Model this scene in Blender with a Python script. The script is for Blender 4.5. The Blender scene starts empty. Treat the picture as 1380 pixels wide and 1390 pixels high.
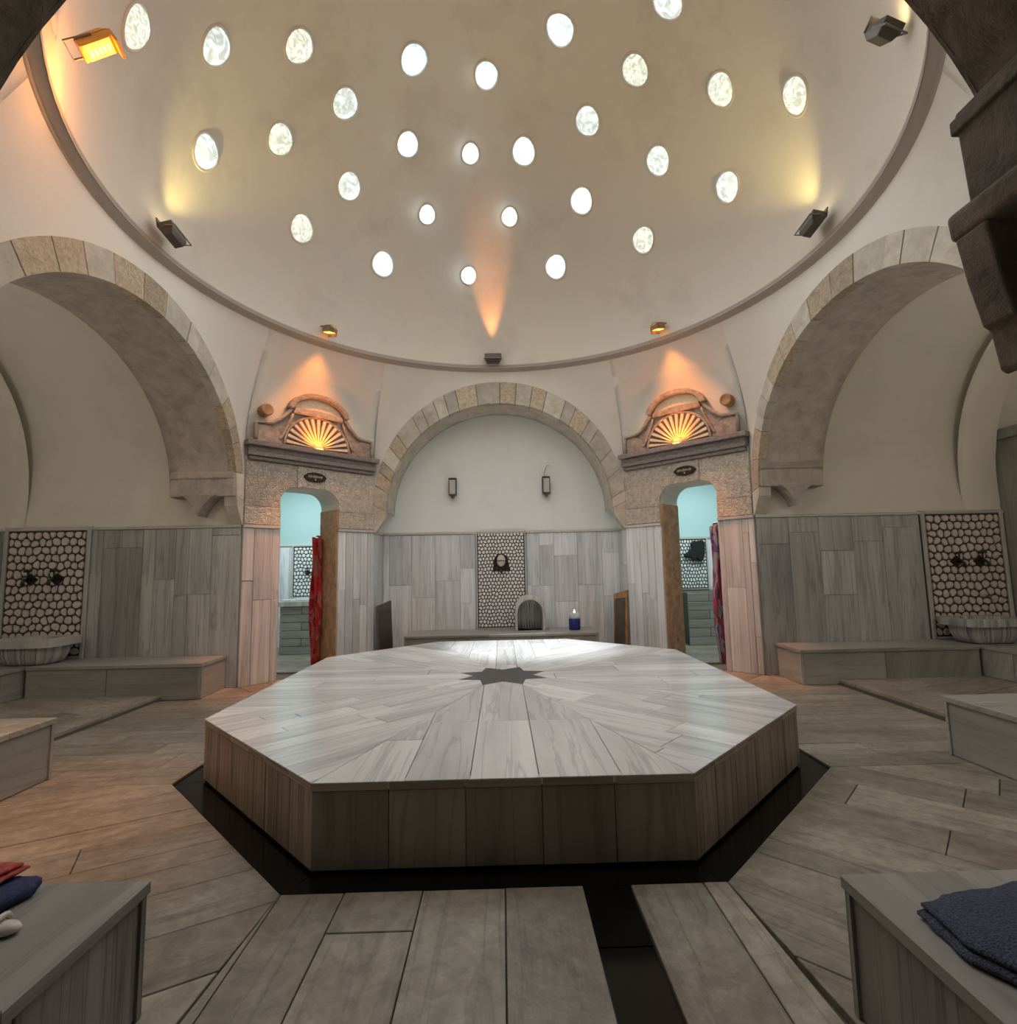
import bpy, math, random
from mathutils import Vector, Matrix
import numpy as np
random.seed(7)
C = bpy.context.scene.collection
PI = math.pi
# ------------------------------------------------------------------ camera
cam = bpy.data.cameras.new('camera'); camo = bpy.data.objects.new('camera', cam); C.objects.link(camo)
yaw, pitch, roll = .0146, .1081, -.0202
f = Vector((math.sin(yaw)*math.cos(pitch), math.cos(yaw)*math.cos(pitch), math.sin(pitch)))
r = Vector((math.cos(yaw), -math.sin(yaw), 0)); u = r.cross(f)
r2 = r*math.cos(roll)+u*math.sin(roll); u2 = -r*math.sin(roll)+u*math.cos(roll)
m = Matrix((r2, u2, -f)).transposed().to_4x4(); m.translation = Vector((.011, -5.195, 1.463))
camo.matrix_world = m
cam.sensor_fit = 'HORIZONTAL'; cam.sensor_width = 36; cam.lens = 718.79/1380*36; cam.clip_start = .05
bpy.context.scene.camera = camo
# ------------------------------------------------------------------ world, exposure
sc = bpy.context.scene
w = bpy.data.worlds.new('world'); sc.world = w; w.use_nodes = True
w.node_tree.nodes['Background'].inputs[0].default_value = (.75, .85, 1, 1)
w.node_tree.nodes['Background'].inputs[1].default_value = .6
sc.view_settings.view_transform = 'Standard'; sc.view_settings.look = 'None'
sc.view_settings.gamma = 1; sc.view_settings.use_curve_mapping = False
sc.view_settings.exposure = 0.75
sc.cycles.use_denoising = True
sc.cycles.max_bounces = 10; sc.cycles.diffuse_bounces = 6; sc.cycles.sample_clamp_indirect = 6
SKY = 34.0            # strength of daylight through the glass bosses of the dome

# ------------------------------------------------------------------ helpers
def tag(o, label=None, cat=None, group=None, kind=None):
    if label: o['label'] = label
    if cat: o['category'] = cat
    if group: o['group'] = group
    if kind: o['kind'] = kind
    return o
def wloc(o):
    v = Vector((0, 0, 0))
    while o is not None: v = v+Vector(o.location); o = o.parent
    return v
def thing(name, loc, label, cat, group=None):
    o = bpy.data.objects.new(name, None); C.objects.link(o); o.location = loc; o.empty_display_size = .1
    return tag(o, label, cat, group)
def mesh(name, vs, fs, mat, parent=None, uvs=None, smooth=False, kind=None, loc=None):
    me = bpy.data.meshes.new(name)
    off = wloc(parent) if parent is not None else Vector((0, 0, 0))
    if loc is not None: off = off+Vector(loc)-(wloc(parent) if parent is not None else Vector((0, 0, 0)))
    me.from_pydata([tuple(Vector(v)-off) for v in vs], [], fs)
    if uvs is not None:
        uvl = me.uv_layers.new(name='UVMap')
        dat = [c for f_ in me.loops for c in uvs[f_.vertex_index]]
        uvl.data.foreach_set('uv', dat)
    if smooth: me.polygons.foreach_set('use_smooth', [True]*len(me.polygons))
    me.materials.append(mat); me.update()
    o = bpy.data.objects.new(name, me); C.objects.link(o)
    if parent is not None:
        o.parent = parent
        if loc is not None: o.location = Vector(loc)-wloc(parent)
    elif loc is not None: o.location = loc
    if kind: o['kind'] = kind
    return o
def inset(p, d):
    n = len(p); out = []
    A = sum(p[i][0]*p[(i+1) % n][1]-p[(i+1) % n][0]*p[i][1] for i in range(n))
    s = 1 if A > 0 else -1
    for i in range(n):
        a, b, c = np.array(p[i-1]), np.array(p[i]), np.array(p[(i+1) % n])
        e1 = b-a; e2 = c-b; l1 = np.hypot(*e1); l2 = np.hypot(*e2)
        if l1 < 1e-6 or l2 < 1e-6: out.append(tuple(b)); continue
        n1 = s*np.array([-e1[1], e1[0]])/l1; n2 = s*np.array([-e2[1], e2[0]])/l2
        k = 1+n1@n2; k = max(k, .25)
        out.append(tuple(b+(n1+n2)/k*d))
    return out
def clip(poly, n, c):          # keep n.x <= c
    out = []; N = len(poly)
    for i in range(N):
        a, b = poly[i], poly[(i+1) % N]
        da = n[0]*a[0]+n[1]*a[1]-c; db = n[0]*b[0]+n[1]*b[1]-c
        if da <= 0: out.append(a)
        if da*db < 0:
            t = da/(da-db); out.append((a[0]+(b[0]-a[0])*t, a[1]+(b[1]-a[1])*t))
    res = []
    for q in out:
        if not res or math.hypot(q[0]-res[-1][0], q[1]-res[-1][1]) > 1e-4: res.append(q)
    if len(res) > 1 and math.hypot(res[0][0]-res[-1][0], res[0][1]-res[-1][1]) < 1e-4: res.pop()
    return res
def area(p): return abs(sum(p[i][0]*p[(i+1) % len(p)][1]-p[(i+1) % len(p)][0]*p[i][1] for i in range(len(p))))/2
def frame(o, U, V):
    o, U, V = Vector(o), Vector(U).normalized(), Vector(V).normalized(); return (o, U, V, U.cross(V))
XY = lambda z: frame((0, 0, z), (1, 0, 0), (0, 1, 0))
def slab(name, poly, fr, t, mat, parent, grain=(1, 0), gap=.002, bev=.003, back=0.0, raw=False):
    """one stone piece: a prism on frame fr from n=back to n=t, its upper edge chamfered; uv in metres along the grain"""
    p = inset(poly, gap) if gap else list(poly)
    if not raw and area(p) < 1.5e-4: return None
    q = inset(p, bev) if bev else p
    o, U, V, N = fr; n = len(p)
    gx, gy = grain; L = math.hypot(gx, gy); gx /= L; gy /= L
    ro, rs = random.uniform(0, 50), random.uniform(0, 50)
    vs, uv = [], []
    rings = [(p, back), (p, t-bev), (q, t)] if bev else [(p, back), (p, t)]
    for ring, h in rings:
        for a, b in ring:
            vs.append(o+U*a+V*b+N*h)
            uv.append((a*gx+b*gy+ro, -a*gy+b*gx+rs+h))
    A = sum(p[i][0]*p[(i+1) % n][1]-p[(i+1) % n][0]*p[i][1] for i in range(n))
    fs = []
    R_ = len(rings)
    for k in range(R_-1):
        for i in range(n):
            j = (i+1) % n; fc = [k*n+i, k*n+j, (k+1)*n+j, (k+1)*n+i]
            fs.append(fc if A > 0 else fc[::-1])
    top = [(R_-1)*n+i for i in range(n)]; bot = [i for i in range(n)]
    fs.append(top if A > 0 else top[::-1]); fs.append(bot[::-1] if A > 0 else bot)
    return mesh(name, vs, fs, mat, parent, uv)
def rect(a0, a1, b0, b1): return [(a0, b0), (a1, b0), (a1, b1), (a0, b1)]
def strips(poly, d, widths, cuts=(0.9, 1.9), jit=.3, skipz=None, seed=None):
    """convex polygon -> strips running along d, cut across at uneven lengths"""
    rnd = random.Random(seed) if seed is not None else random
    L = math.hypot(*d); d = (d[0]/L, d[1]/L); n = (-d[1], d[0])
    s = [p[0]*n[0]+p[1]*n[1] for p in poly]; s0, s1 = min(s), max(s)
    edges = [s0]
    if isinstance(widths, tuple):
        while edges[-1] < s1: edges.append(edges[-1]+rnd.uniform(*widths))
        if s1-edges[-2] < .06: edges.pop(-2)
        edges[-1] = s1+1e-3
    else: edges = list(widths)
    out = []
    for a, b in zip(edges[:-1], edges[1:]):
        st = clip(clip(poly, n, b), (-n[0], -n[1]), -a)
        if len(st) < 3: continue
        if cuts is None: out.append(st); continue
        t = [p[0]*d[0]+p[1]*d[1] for p in st]; t0, t1 = min(t), max(t)
        c = t0+rnd.uniform(.2, 1)*cuts[1]; prev = t0-1; 
        while True:
            if t1-c < .18: c = t1+1
            pc = clip(clip(st, d, c), (-d[0], -d[1]), -prev)
            if len(pc) >= 3 and area(pc) > .0015: out.append(pc)
            if c > t1: break
            prev = c; c += rnd.uniform(*cuts)
    return out
class MB:
    def __init__(s): s.v = []; s.f = []
    def add(s, vs, fs):
        b = len(s.v); s.v += [tuple(x) for x in vs]; s.f += [[i+b for i in q] for q in fs]; return s
    def box(s, c, half, ax=None):
        ax = ax or (Vector((1, 0, 0)), Vector((0, 1, 0)), Vector((0, 0, 1))); c = Vector(c)
        vs = [c+ax[0]*half[0]*i+ax[1]*half[1]*j+ax[2]*half[2]*k for k in (-1, 1) for j in (-1, 1) for i in (-1, 1)]
        return s.add(vs, [[0, 2, 3, 1], [4, 5, 7, 6], [0, 1, 5, 4], [2, 6, 7, 3], [0, 4, 6, 2], [1, 3, 7, 5]])
    def bx(s, x0, x1, y0, y1, z0, z1): return s.box(((x0+x1)/2, (y0+y1)/2, (z0+z1)/2), ((x1-x0)/2, (y1-y0)/2, (z1-z0)/2))
    def tube(s, pts, rad, n=8, cap=True):
        pts = [Vector(p) for p in pts]; rads = rad if isinstance(rad, (list, tuple)) else [rad]*len(pts)
        b = len(s.v); prev = None
        for i, p in enumerate(pts):
            t = (pts[min(i+1, len(pts)-1)]-pts[max(i-1, 0)]).normalized()
            if prev is None:
                a = Vector((0, 0, 1)) if abs(t.z) < .9 else Vector((1, 0, 0)); x = t.cross(a).normalized()
            else: x = (prev-t*prev.dot(t)).normalized()
            prev = x; y = t.cross(x)
            for k in range(n):
                a = 2*PI*k/n; s.v.append(tuple(p+(x*math.cos(a)+y*math.sin(a))*rads[i]))
        for i in range(len(pts)-1):
            for k in range(n):
                k2 = (k+1) % n; s.f.append([b+i*n+k, b+i*n+k2, b+(i+1)*n+k2, b+(i+1)*n+k])
        if cap: s.f.append([b+k for k in range(n)][::-1]); s.f.append([b+(len(pts)-1)*n+k for k in range(n)])
        return s
    def lathe(s, c, prof, n=24, axis=(0, 0, 1), squash=(1, 1), close=False):
        c = Vector(c); A = Vector(axis).normalized(); h = Vector((0, 0, 1)) if abs(A.z) < .9 else Vector((1, 0, 0))
        X = h.cross(A).normalized() if abs(A.z) < .9 else Vector((1, 0, 0)); Y = A.cross(X)
        b = len(s.v)
        for (rr, z) in prof:
            for k in range(n):
                a = 2*PI*k/n; s.v.append(tuple(c+X*rr*math.cos(a)*squash[0]+Y*rr*math.sin(a)*squash[1]+A*z))
        m_ = len(prof)
        for i in range(m_-1):
            for k in range(n):
                k2 = (k+1) % n; s.f.append([b+i*n+k, b+i*n+k2, b+(i+1)*n+k2, b+(i+1)*n+k])
        s.f.append([b+k for k in range(n)][::-1]); s.f.append([b+(m_-1)*n+k for k in range(n)])
        return s
    def prism(s, poly, fr, h0, h1):
        o, U, V, N = fr; n = len(poly)
        vs = [o+U*a+V*b_+N*h for h in (h0, h1) for a, b_ in poly]
        fs = [[i, (i+1) % n, n+(i+1) % n, n+i] for i in range(n)]+[list(range(n))[::-1], list(range(n, 2*n))]
        return s.add(vs, fs)
    def build(s, name, mat, parent=None, smooth=False, kind=None, loc=None, uv=False):
        uvs = None
        if uv: 
            ro = random.uniform(0, 30); uvs = [(v[2]+ro, v[0]+v[1]+ro) for v in s.v]
        return mesh(name, s.v, s.f, mat, parent, uvs, smooth, kind, loc)
def bevel(o, wd=.006, seg=2):
    md = o.modifiers.new('bevel', 'BEVEL'); md.width = wd; md.segments = seg; md.limit_method = 'ANGLE'; return o

# ------------------------------------------------------------------ materials
def mat_base(name):
    mt = bpy.data.materials.new(name); mt.use_nodes = True; nt = mt.node_tree
    return mt, nt, nt.nodes['Principled BSDF'], nt.nodes.new, nt.links.new
def plain(name, col, rough=.5, metal=0, emit=None, es=0, noise=0, scale=20, bump=0, bscale=None):
    mt, nt, b, N, L = mat_base(name)
    b.inputs['Base Color'].default_value = (*col, 1); b.inputs['Roughness'].default_value = rough; b.inputs['Metallic'].default_value = metal
    if emit: b.inputs['Emission Color'].default_value = (*emit, 1); b.inputs['Emission Strength'].default_value = es
    if noise or bump:
        tc = N('ShaderNodeTexCoord'); nz = N('ShaderNodeTexNoise'); nz.inputs['Scale'].default_value = scale; nz.inputs['Detail'].default_value = 5
        L(tc.outputs['Object'], nz.inputs['Vector'])
        if noise:
            mx = N('ShaderNodeMix'); mx.data_type = 'RGBA'; mx.inputs[6].default_value = (*[c*(1-noise) for c in col], 1)
            mx.inputs[7].default_value = (*[min(1, c*(1+noise)) for c in col], 1)
            mr = N('ShaderNodeMapRange'); mr.inputs[1].default_value = .3; mr.inputs[2].default_value = .7
            L(nz.outputs['Fac'], mr.inputs[0]); L(mr.outputs[0], mx.inputs[0]); L(mx.outputs[2], b.inputs['Base Color'])
        if bump:
            bp = N('ShaderNodeBump'); bp.inputs['Strength'].default_value = bump; bp.inputs['Distance'].default_value = .02
            L(nz.outputs['Fac'], bp.inputs['Height']); L(bp.outputs[0], b.inputs['Normal'])
    return mt
def marble(name, light, dark, vein, rough=.35, freq=7, contrast=.5, tint=(1, 1, 1), var=.18, stain=0, spec=.5, wear=0):
    """striped marble: bands run along the uv's first axis; every piece has bands and tone of its own"""
    mt, nt, b, N, L = mat_base(name)
    uv = N('ShaderNodeUVMap'); uv.uv_map = 'UVMap'
    mp = N('ShaderNodeMapping'); mp.inputs['Scale'].default_value = (.35, freq, 1); L(uv.outputs[0], mp.inputs[0])
    n1 = N('ShaderNodeTexNoise'); n1.inputs['Scale'].default_value = 1.0; n1.inputs['Detail'].default_value = 7; n1.inputs['Roughness'].default_value = .62; n1.inputs['Distortion'].default_value = .35
    L(mp.outputs[0], n1.inputs['Vector'])
    r1 = N('ShaderNodeValToRGB'); e = r1.color_ramp.elements
    e[0].position = .5-.22; e[0].color = (*dark, 1); e[1].position = .5+.12; e[1].color = (*light, 1)
    L(n1.outputs['Fac'], r1.inputs[0])
    mp2 = N('ShaderNodeMapping'); mp2.inputs['Scale'].default_value = (.55, freq*2.2, 1); mp2.inputs['Location'].default_value = (3, 9, 1); L(uv.outputs[0], mp2.inputs[0])
    n2 = N('ShaderNodeTexNoise'); n2.inputs['Scale'].default_value = .8; n2.inputs['Detail'].default_value = 4; n2.inputs['Distortion'].default_value = .8
    L(mp2.outputs[0], n2.inputs['Vector'])
    # thin veins where the second noise crosses its middle
    s = N('ShaderNodeMath'); s.operation = 'SUBTRACT'; s.inputs[1].default_value = .5; L(n2.outputs['Fac'], s.inputs[0])
    a = N('ShaderNodeMath'); a.operation = 'ABSOLUTE'; L(s.outputs[0], a.inputs[0])
    v = N('ShaderNodeMapRange'); v.inputs[1].default_value = 0; v.inputs[2].default_value = .035; v.inputs[3].default_value = contrast; v.inputs[4].default_value = 0; L(a.outputs[0], v.inputs[0])
    mx = N('ShaderNodeMix'); mx.data_type = 'RGBA'; mx.inputs[7].default_value = (*vein, 1)
    L(v.outputs[0], mx.inputs[0]); L(r1.outputs[0], mx.inputs[6])
    oi = N('ShaderNodeObjectInfo'); mr = N('ShaderNodeMapRange'); mr.inputs[3].default_value = 1-var; mr.inputs[4].default_value = 1+var*.55; L(oi.outputs['Random'], mr.inputs[0])
    mm = N('ShaderNodeMix'); mm.data_type = 'RGBA'; mm.blend_type = 'MULTIPLY'; mm.inputs[0].default_value = 1
    cc = N('ShaderNodeCombineColor')
    for i in range(3):
        q = N('ShaderNodeMath'); q.operation = 'MULTIPLY'; q.inputs[1].default_value = tint[i]; L(mr.outputs[0], q.inputs[0]); L(q.outputs[0], cc.inputs[i])
    L(mx.outputs[2], mm.inputs[6]); L(cc.outputs[0], mm.inputs[7])
    col = mm.outputs[2]
    if stain:
        g = N('ShaderNodeNewGeometry'); n3 = N('ShaderNodeTexNoise'); n3.inputs['Scale'].default_value = 1.3; n3.inputs['Detail'].default_value = 8; n3.inputs['Roughness'].default_value = .7
        L(g.outputs['Position'], n3.inputs['Vector'])
        sr = N('ShaderNodeMapRange'); sr.inputs[1].default_value = .45; sr.inputs[2].default_value = .68; sr.inputs[3].default_value = 0; sr.inputs[4].default_value = stain; L(n3.outputs['Fac'], sr.inputs[0])
        ms = N('ShaderNodeMix'); ms.data_type = 'RGBA'; ms.inputs[7].default_value = (.16, .115, .075, 1); L(sr.outputs[0], ms.inputs[0]); L(col, ms.inputs[6]); col = ms.outputs[2]
    if wear:
        g4 = N('ShaderNodeNewGeometry'); n5 = N('ShaderNodeTexNoise'); n5.inputs['Scale'].default_value = 11; n5.inputs['Detail'].default_value = 9; n5.inputs['Roughness'].default_value = .75; n5.inputs['Distortion'].default_value = .5
        L(g4.outputs['Position'], n5.inputs['Vector']); m5 = N('ShaderNodeMapRange'); m5.inputs[1].default_value = .38; m5.inputs[2].default_value = .62; m5.inputs[3].default_value = .74; m5.inputs[4].default_value = 1.14; L(n5.outputs['Fac'], m5.inputs[0])
        x5 = N('ShaderNodeMix'); x5.data_type = 'RGBA'; x5.blend_type = 'MULTIPLY'; x5.inputs[0].default_value = 1; L(col, x5.inputs[6]); L(m5.outputs[0], x5.inputs[7]); col = x5.outputs[2]
    L(col, b.inputs['Base Color']); b.inputs['Roughness'].default_value = rough
    b.inputs['Specular IOR Level'].default_value = spec
    n4 = N('ShaderNodeTexNoise'); n4.inputs['Scale'].default_value = 14; n4.inputs['Detail'].default_value = 6
    g2 = N('ShaderNodeNewGeometry'); L(g2.outputs['Position'], n4.inputs['Vector'])
    ad = N('ShaderNodeMath'); ad.operation = 'ADD'; L(n4.outputs['Fac'], ad.inputs[0]); L(n1.outputs['Fac'], ad.inputs[1])
    bp = N('ShaderNodeBump'); bp.inputs['Strength'].default_value = .12+wear; bp.inputs['Distance'].default_value = .01; L(ad.outputs[0], bp.inputs['Height']); L(bp.outputs[0], b.inputs['Normal'])
    return mt
def plaster(name, col, stain=.12, stc=(.30, .25, .19), sc_=1.1):
    mt, nt, b, N, L = mat_base(name)
    g = N('ShaderNodeNewGeometry'); n = N('ShaderNodeTexNoise'); n.inputs['Scale'].default_value = sc_; n.inputs['Detail'].default_value = 9; n.inputs['Roughness'].default_value = .65
    L(g.outputs['Position'], n.inputs['Vector'])
    mr = N('ShaderNodeMapRange'); mr.inputs[1].default_value = .52; mr.inputs[2].default_value = .75; mr.inputs[4].default_value = stain*3; L(n.outputs['Fac'], mr.inputs[0])
    mx = N('ShaderNodeMix'); mx.data_type = 'RGBA'; mx.inputs[6].default_value = (*col, 1); mx.inputs[7].default_value = (*stc, 1); L(mr.outputs[0], mx.inputs[0]); L(mx.outputs[2], b.inputs['Base Color'])
    b.inputs['Roughness'].default_value = .75
    n2 = N('ShaderNodeTexNoise'); n2.inputs['Scale'].default_value = 9; n2.inputs['Detail'].default_value = 8; L(g.outputs['Position'], n2.inputs['Vector'])
    bp = N('ShaderNodeBump'); bp.inputs['Strength'].default_value = .12; bp.inputs['Distance'].default_value = .03; L(n2.outputs['Fac'], bp.inputs['Height']); L(bp.outputs[0], b.inputs['Normal'])
    return mt
def rough_stone(name, c1, c2, scale=12, bump=.7, stretch=(1, 1, 1), carve=False):
    mt, nt, b, N, L = mat_base(name)
    tc = N('ShaderNodeTexCoord'); mp = N('ShaderNodeMapping'); mp.inputs['Scale'].default_value = stretch; L(tc.outputs['Object'], mp.inputs[0])
    n = N('ShaderNodeTexNoise'); n.inputs['Scale'].default_value = scale; n.inputs['Detail'].default_value = 10; n.inputs['Roughness'].default_value = .68; n.inputs['Distortion'].default_value = .25; L(mp.outputs[0], n.inputs['Vector'])
    rp = N('ShaderNodeValToRGB'); rp.color_ramp.elements[0].position = .33; rp.color_ramp.elements[0].color = (*c1, 1); rp.color_ramp.elements[1].position = .62; rp.color_ramp.elements[1].color = (*c2, 1)
    L(n.outputs['Fac'], rp.inputs[0])
    oi = N('ShaderNodeObjectInfo'); mr = N('ShaderNodeMapRange'); mr.inputs[3].default_value = .8; mr.inputs[4].default_value = 1.12; L(oi.outputs['Random'], mr.inputs[0])
    mm = N('ShaderNodeMix'); mm.data_type = 'RGBA'; mm.blend_type = 'MULTIPLY'; mm.inputs[0].default_value = 1; L(rp.outputs[0], mm.inputs[6]); L(mr.outputs[0], mm.inputs[7]); L(mm.outputs[2], b.inputs['Base Color'])
    b.inputs['Roughness'].default_value = .85
    h = n.outputs['Fac']
    if carve:
        vo = N('ShaderNodeTexVoronoi'); vo.feature = 'DISTANCE_TO_EDGE'; vo.inputs['Scale'].default_value = 21; L(mp.outputs[0], vo.inputs['Vector'])
        m2 = N('ShaderNodeMapRange'); m2.inputs[2].default_value = .15; L(vo.outputs['Distance'], m2.inputs[0])
        ad = N('ShaderNodeMath'); ad.operation = 'ADD'; L(h, ad.inputs[0]); L(m2.outputs[0], ad.inputs[1]); h = ad.outputs[0]
    bp = N('ShaderNodeBump'); bp.inputs['Strength'].default_value = bump; bp.inputs['Distance'].default_value = .03; L(h, bp.inputs['Height']); L(bp.outputs[0], b.inputs['Normal'])
    return mt
M = {}
M['plaster'] = plaster('dome_plaster', (.67, .61, .53), .10)
M['wallplaster'] = plaster('wall_plaster', (.70, .665, .60), .06)
M['bay'] = plaster('bay_plaster', (.74, .70, .625), .05)
M['lunette'] = plaster('pale_grey_plaster', (.80, .825, .80), .03)
M['ledge'] = plaster('ledge_plaster', (.42, .38, .33), .1)
M['teal'] = plain('teal_plaster', (.46, .64, .63), .8)
M['top'] = marble('platform_marble', (.74, .73, .715), (.50, .50, .50), (.33, .33, .34), .24, 4, .45, var=.2)
M['face'] = marble('platform_side_marble', (.42, .365, .295), (.30, .255, .20), (.16, .13, .10), .38, 3.5, .35, var=.2)
M['faceside'] = marble('platform_side_striped_marble', (.44, .35, .28), (.19, .145, .11), (.09, .065, .05), .45, 16, .8, var=.2)
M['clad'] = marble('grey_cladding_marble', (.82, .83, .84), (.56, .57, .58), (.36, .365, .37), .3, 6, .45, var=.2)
M['cladshade'] = marble('shaded_cladding_marble', (.50, .50, .48), (.27, .275, .27), (.15, .15, .15), .3, 5, .5, var=.34)  # copy of the grey cladding with the bays' shade put into its colour
M['cladwarm'] = marble('pale_jamb_marble', (.66, .62, .60), (.44, .41, .395), (.27, .245, .24), .35, 8, .5, var=.14)
M['bench'] = marble('bench_marble', (.38, .365, .33), (.26, .25, .225), (.17, .16, .14), .34, 4, .4, var=.16)
M['benchside'] = marble('bench_side_marble', (.33, .32, .285), (.17, .165, .145), (.08, .075, .065), .36, 7, .6, var=.18)
M['floor'] = marble('floor_marble', (.345, .305, .25), (.245, .21, .168), (.11, .09, .07), .42, 3.2, .45, var=.24, stain=.6, wear=.35)
M['black'] = plain('black_polished_stone', (.006, .0055, .005), .15, noise=.3, scale=3)
M['black'].node_tree.nodes['Principled BSDF'].inputs['Specular IOR Level'].default_value = .18
M['joint'] = plain('dark_joint_mortar', (.11, .09, .07), .9)
M['clmort'] = plain('grey_joint_mortar', (.22, .215, .205), .9)
M['star'] = plain('star_dark_granite', (.055, .055, .06), .3, noise=.5, scale=30)
M['arch'] = rough_stone('arch_stone', (.38, .30, .20), (.60, .51, .385), 22, .9)
M['archin'] = rough_stone('arch_underside_stone', (.34, .29, .245), (.50, .45, .39), 6, .5)
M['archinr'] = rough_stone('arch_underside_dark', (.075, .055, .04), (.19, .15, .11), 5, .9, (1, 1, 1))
M['archpl'] = rough_stone('arch_pale_stone', (.42, .38, .31), (.60, .56, .48), 5, .4)
M['lintel'] = rough_stone('carved_lintel_stone', (.44, .36, .28), (.68, .62, .53), 16, .6, carve=True)
M['pedi'] = rough_stone('pediment_stone', (.28, .21, .165), (.50, .42, .35), 10, .5)
M['cornice'] = rough_stone('cornice_stone', (.16, .13, .12), (.34, .30, .285), 5, .4, (3, 3, 14))
M['fan'] = plain('fan_blade_plaster', (.80, .64, .44), .6, noise=.1, scale=30)
M['fanback'] = plain('fan_recess', (.16, .13, .12), .8, noise=.3, scale=10)
M['dark'] = plain('dark_lamp_housing', (.085, .07, .055), .4, .3)
M['bronze'] = plain('dark_bronze', (.055, .045, .035), .35, .8)
M['wood'] = plain('brown_wood', (.40, .22, .10), .55, noise=.35, scale=9, bump=.2)
M['wooddk'] = plain('dark_wood', (.10, .085, .07), .5, noise=.3, scale=9)
M['pebble'] = plain('cream_pebble', (.62, .545, .49), .45, noise=.12, scale=25)
M['grout'] = plain('dark_grout', (.075, .06, .05), .9)
M['frame'] = marble('panel_frame_marble', (.62, .59, .55), (.44, .42, .39), (.3, .28, .26), .4, 6, .4)
M['basin'] = marble('basin_marble', (.62, .62, .60), (.15, .15, .15), (.06, .06, .06), .25, 13, .7, var=.1)
M['glassdk'] = plain('lamp_glass', (.5, .5, .46), .15)

# ------------------------------------------------------------------ room numbers
HX, YB, YF = 3.49, 3.49, -3.40         # side arch planes, back arch plane, near arch plane
SY, SA = -.10, 2.10                    # side arches: centre along y, half width
BA = 2.08                              # back arch half width
NA = 1.98                              # near arch half width
ZC = 2.13                              # top of the marble cladding
ZR, RR, RCY = 4.84, 3.5, -.1           # dome springing, radius, centre
D0 = Vector((0, -.1, ZR))
def ell(a, z0, b, n, c=0):             # arch curve from left spring to right spring
    return [(c-a*math.cos(PI*i/n), z0+b*math.sin(PI*i/n)) for i in range(n+1)]
# ------------------------------------------------------------------ dome
def dome():
    nA, nE = 128, 36; vs = []; fs = []
    for j in range(nE):
        e = PI/2*j/nE
        for i in range(nA):
            a = 2*PI*i/nA; vs.append((RR*math.cos(e)*math.sin(a), RCY+RR*math.cos(e)*math.cos(a), ZR+RR*math.sin(e)))
    vs.append((0, RCY, ZR+RR))
    for j in range(nE-1):
        for i in range(nA):
            k = (i+1) % nA; fs.append([j*nA+i, (j+1)*nA+i, (j+1)*nA+k, j*nA+k])
    t = nE*nA
    for i in range(nA): fs.append([(nE-1)*nA+i, t, (nE-1)*nA+(i+1) % nA])
    o = mesh('ceiling', vs, fs, M['plaster'], smooth=True); o['kind'] = 'structure'
    o['label'] = 'domed ceiling of tan plaster pierced by round glass skylights'
    # ledge: soffit and lip where the dome springs
    mb = MB(); prof = [(3.62, 4.79), (3.585, 4.80), (3.58, 4.825), (3.52, 4.835), (3.495, 4.85), (3.50, 4.90)]
    b = 0; n = 128
    for (rr, z) in prof:
        for i in range(n):
            a = 2*PI*i/n; mb.v.append((rr*math.sin(a), RCY+rr*math.cos(a), z))
    for j in range(len(prof)-1):
        for i in range(n): mb.f.append([j*n+i, (j+1)*n+i, (j+1)*n+(i+1) % n, j*n+(i+1) % n])
    o = mb.build('trim_1', M['ledge'], smooth=True, kind='structure'); o['label'] = 'plaster ledge running round the foot of the dome'
dome()
# ------------------------------------------------------------------ wall above the arches, up to the dome ring
def upper():
    loop = []
    n = 28
    for x, z in ell(BA, 2.55, 2.07, n): loop.append((x, YB, z))
    c_br = [(BA, YB), (HX, SY+SA)]
    def seg(p, q, k=16):
        for i in range(k+1):
            t = i/k; loop.append((p[0]+(q[0]-p[0])*t, p[1]+(q[1]-p[1])*t, 3.3+.0001*i*(k-i)))
    seg(*c_br)
    for y, z in ell(SA, 2.45, 2.02, n, 0): loop.append((HX, SY-y, z))
    seg((HX, SY-SA), (NA+.07, YF))
    for x, z in ell(NA, 2.5, 1.95, n): loop.append((-x, YF, z))
    seg((-NA-.07, YF), (-HX, SY-SA))
    for y, z in ell(SA, 2.45, 2.02, n, 0): loop.append((-HX, SY+y, z))
    seg((-HX, SY+SA), (-BA, YB))
    m_ = 14; vs = []; fs = []
    for (x, y, z) in loop:
        a = math.atan2(x, y-RCY); cx, cy = 3.6*math.sin(a), RCY+3.6*math.cos(a)
        zs = max(z, 3.4)
        if 3.3 <= z < 3.3065: zs = 3.4+.62*math.sin(PI/2*min(1, max(0, (z-3.3)/.0064)))
        for k in range(m_+1):
            zz = z+(4.80-z)*k/m_
            g = max(0, (zz-zs)/(4.80-zs))**1.5 if zz > zs else 0
            vs.append((x+(cx-x)*g, y+(cy-y)*g, zz))
    L_ = len(loop)
    for i in range(L_):
        j = (i+1) % L_
        for k in range(m_): fs.append([i*(m_+1)+k, j*(m_+1)+k, j*(m_+1)+k+1, i*(m_+1)+k+1])
    o = mesh('wall_upper', vs, fs, M['wallplaster'], smooth=True); o['kind'] = 'structure'
    o['label'] = 'white plaster wall between the arches and the dome ledge'
upper()
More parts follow.
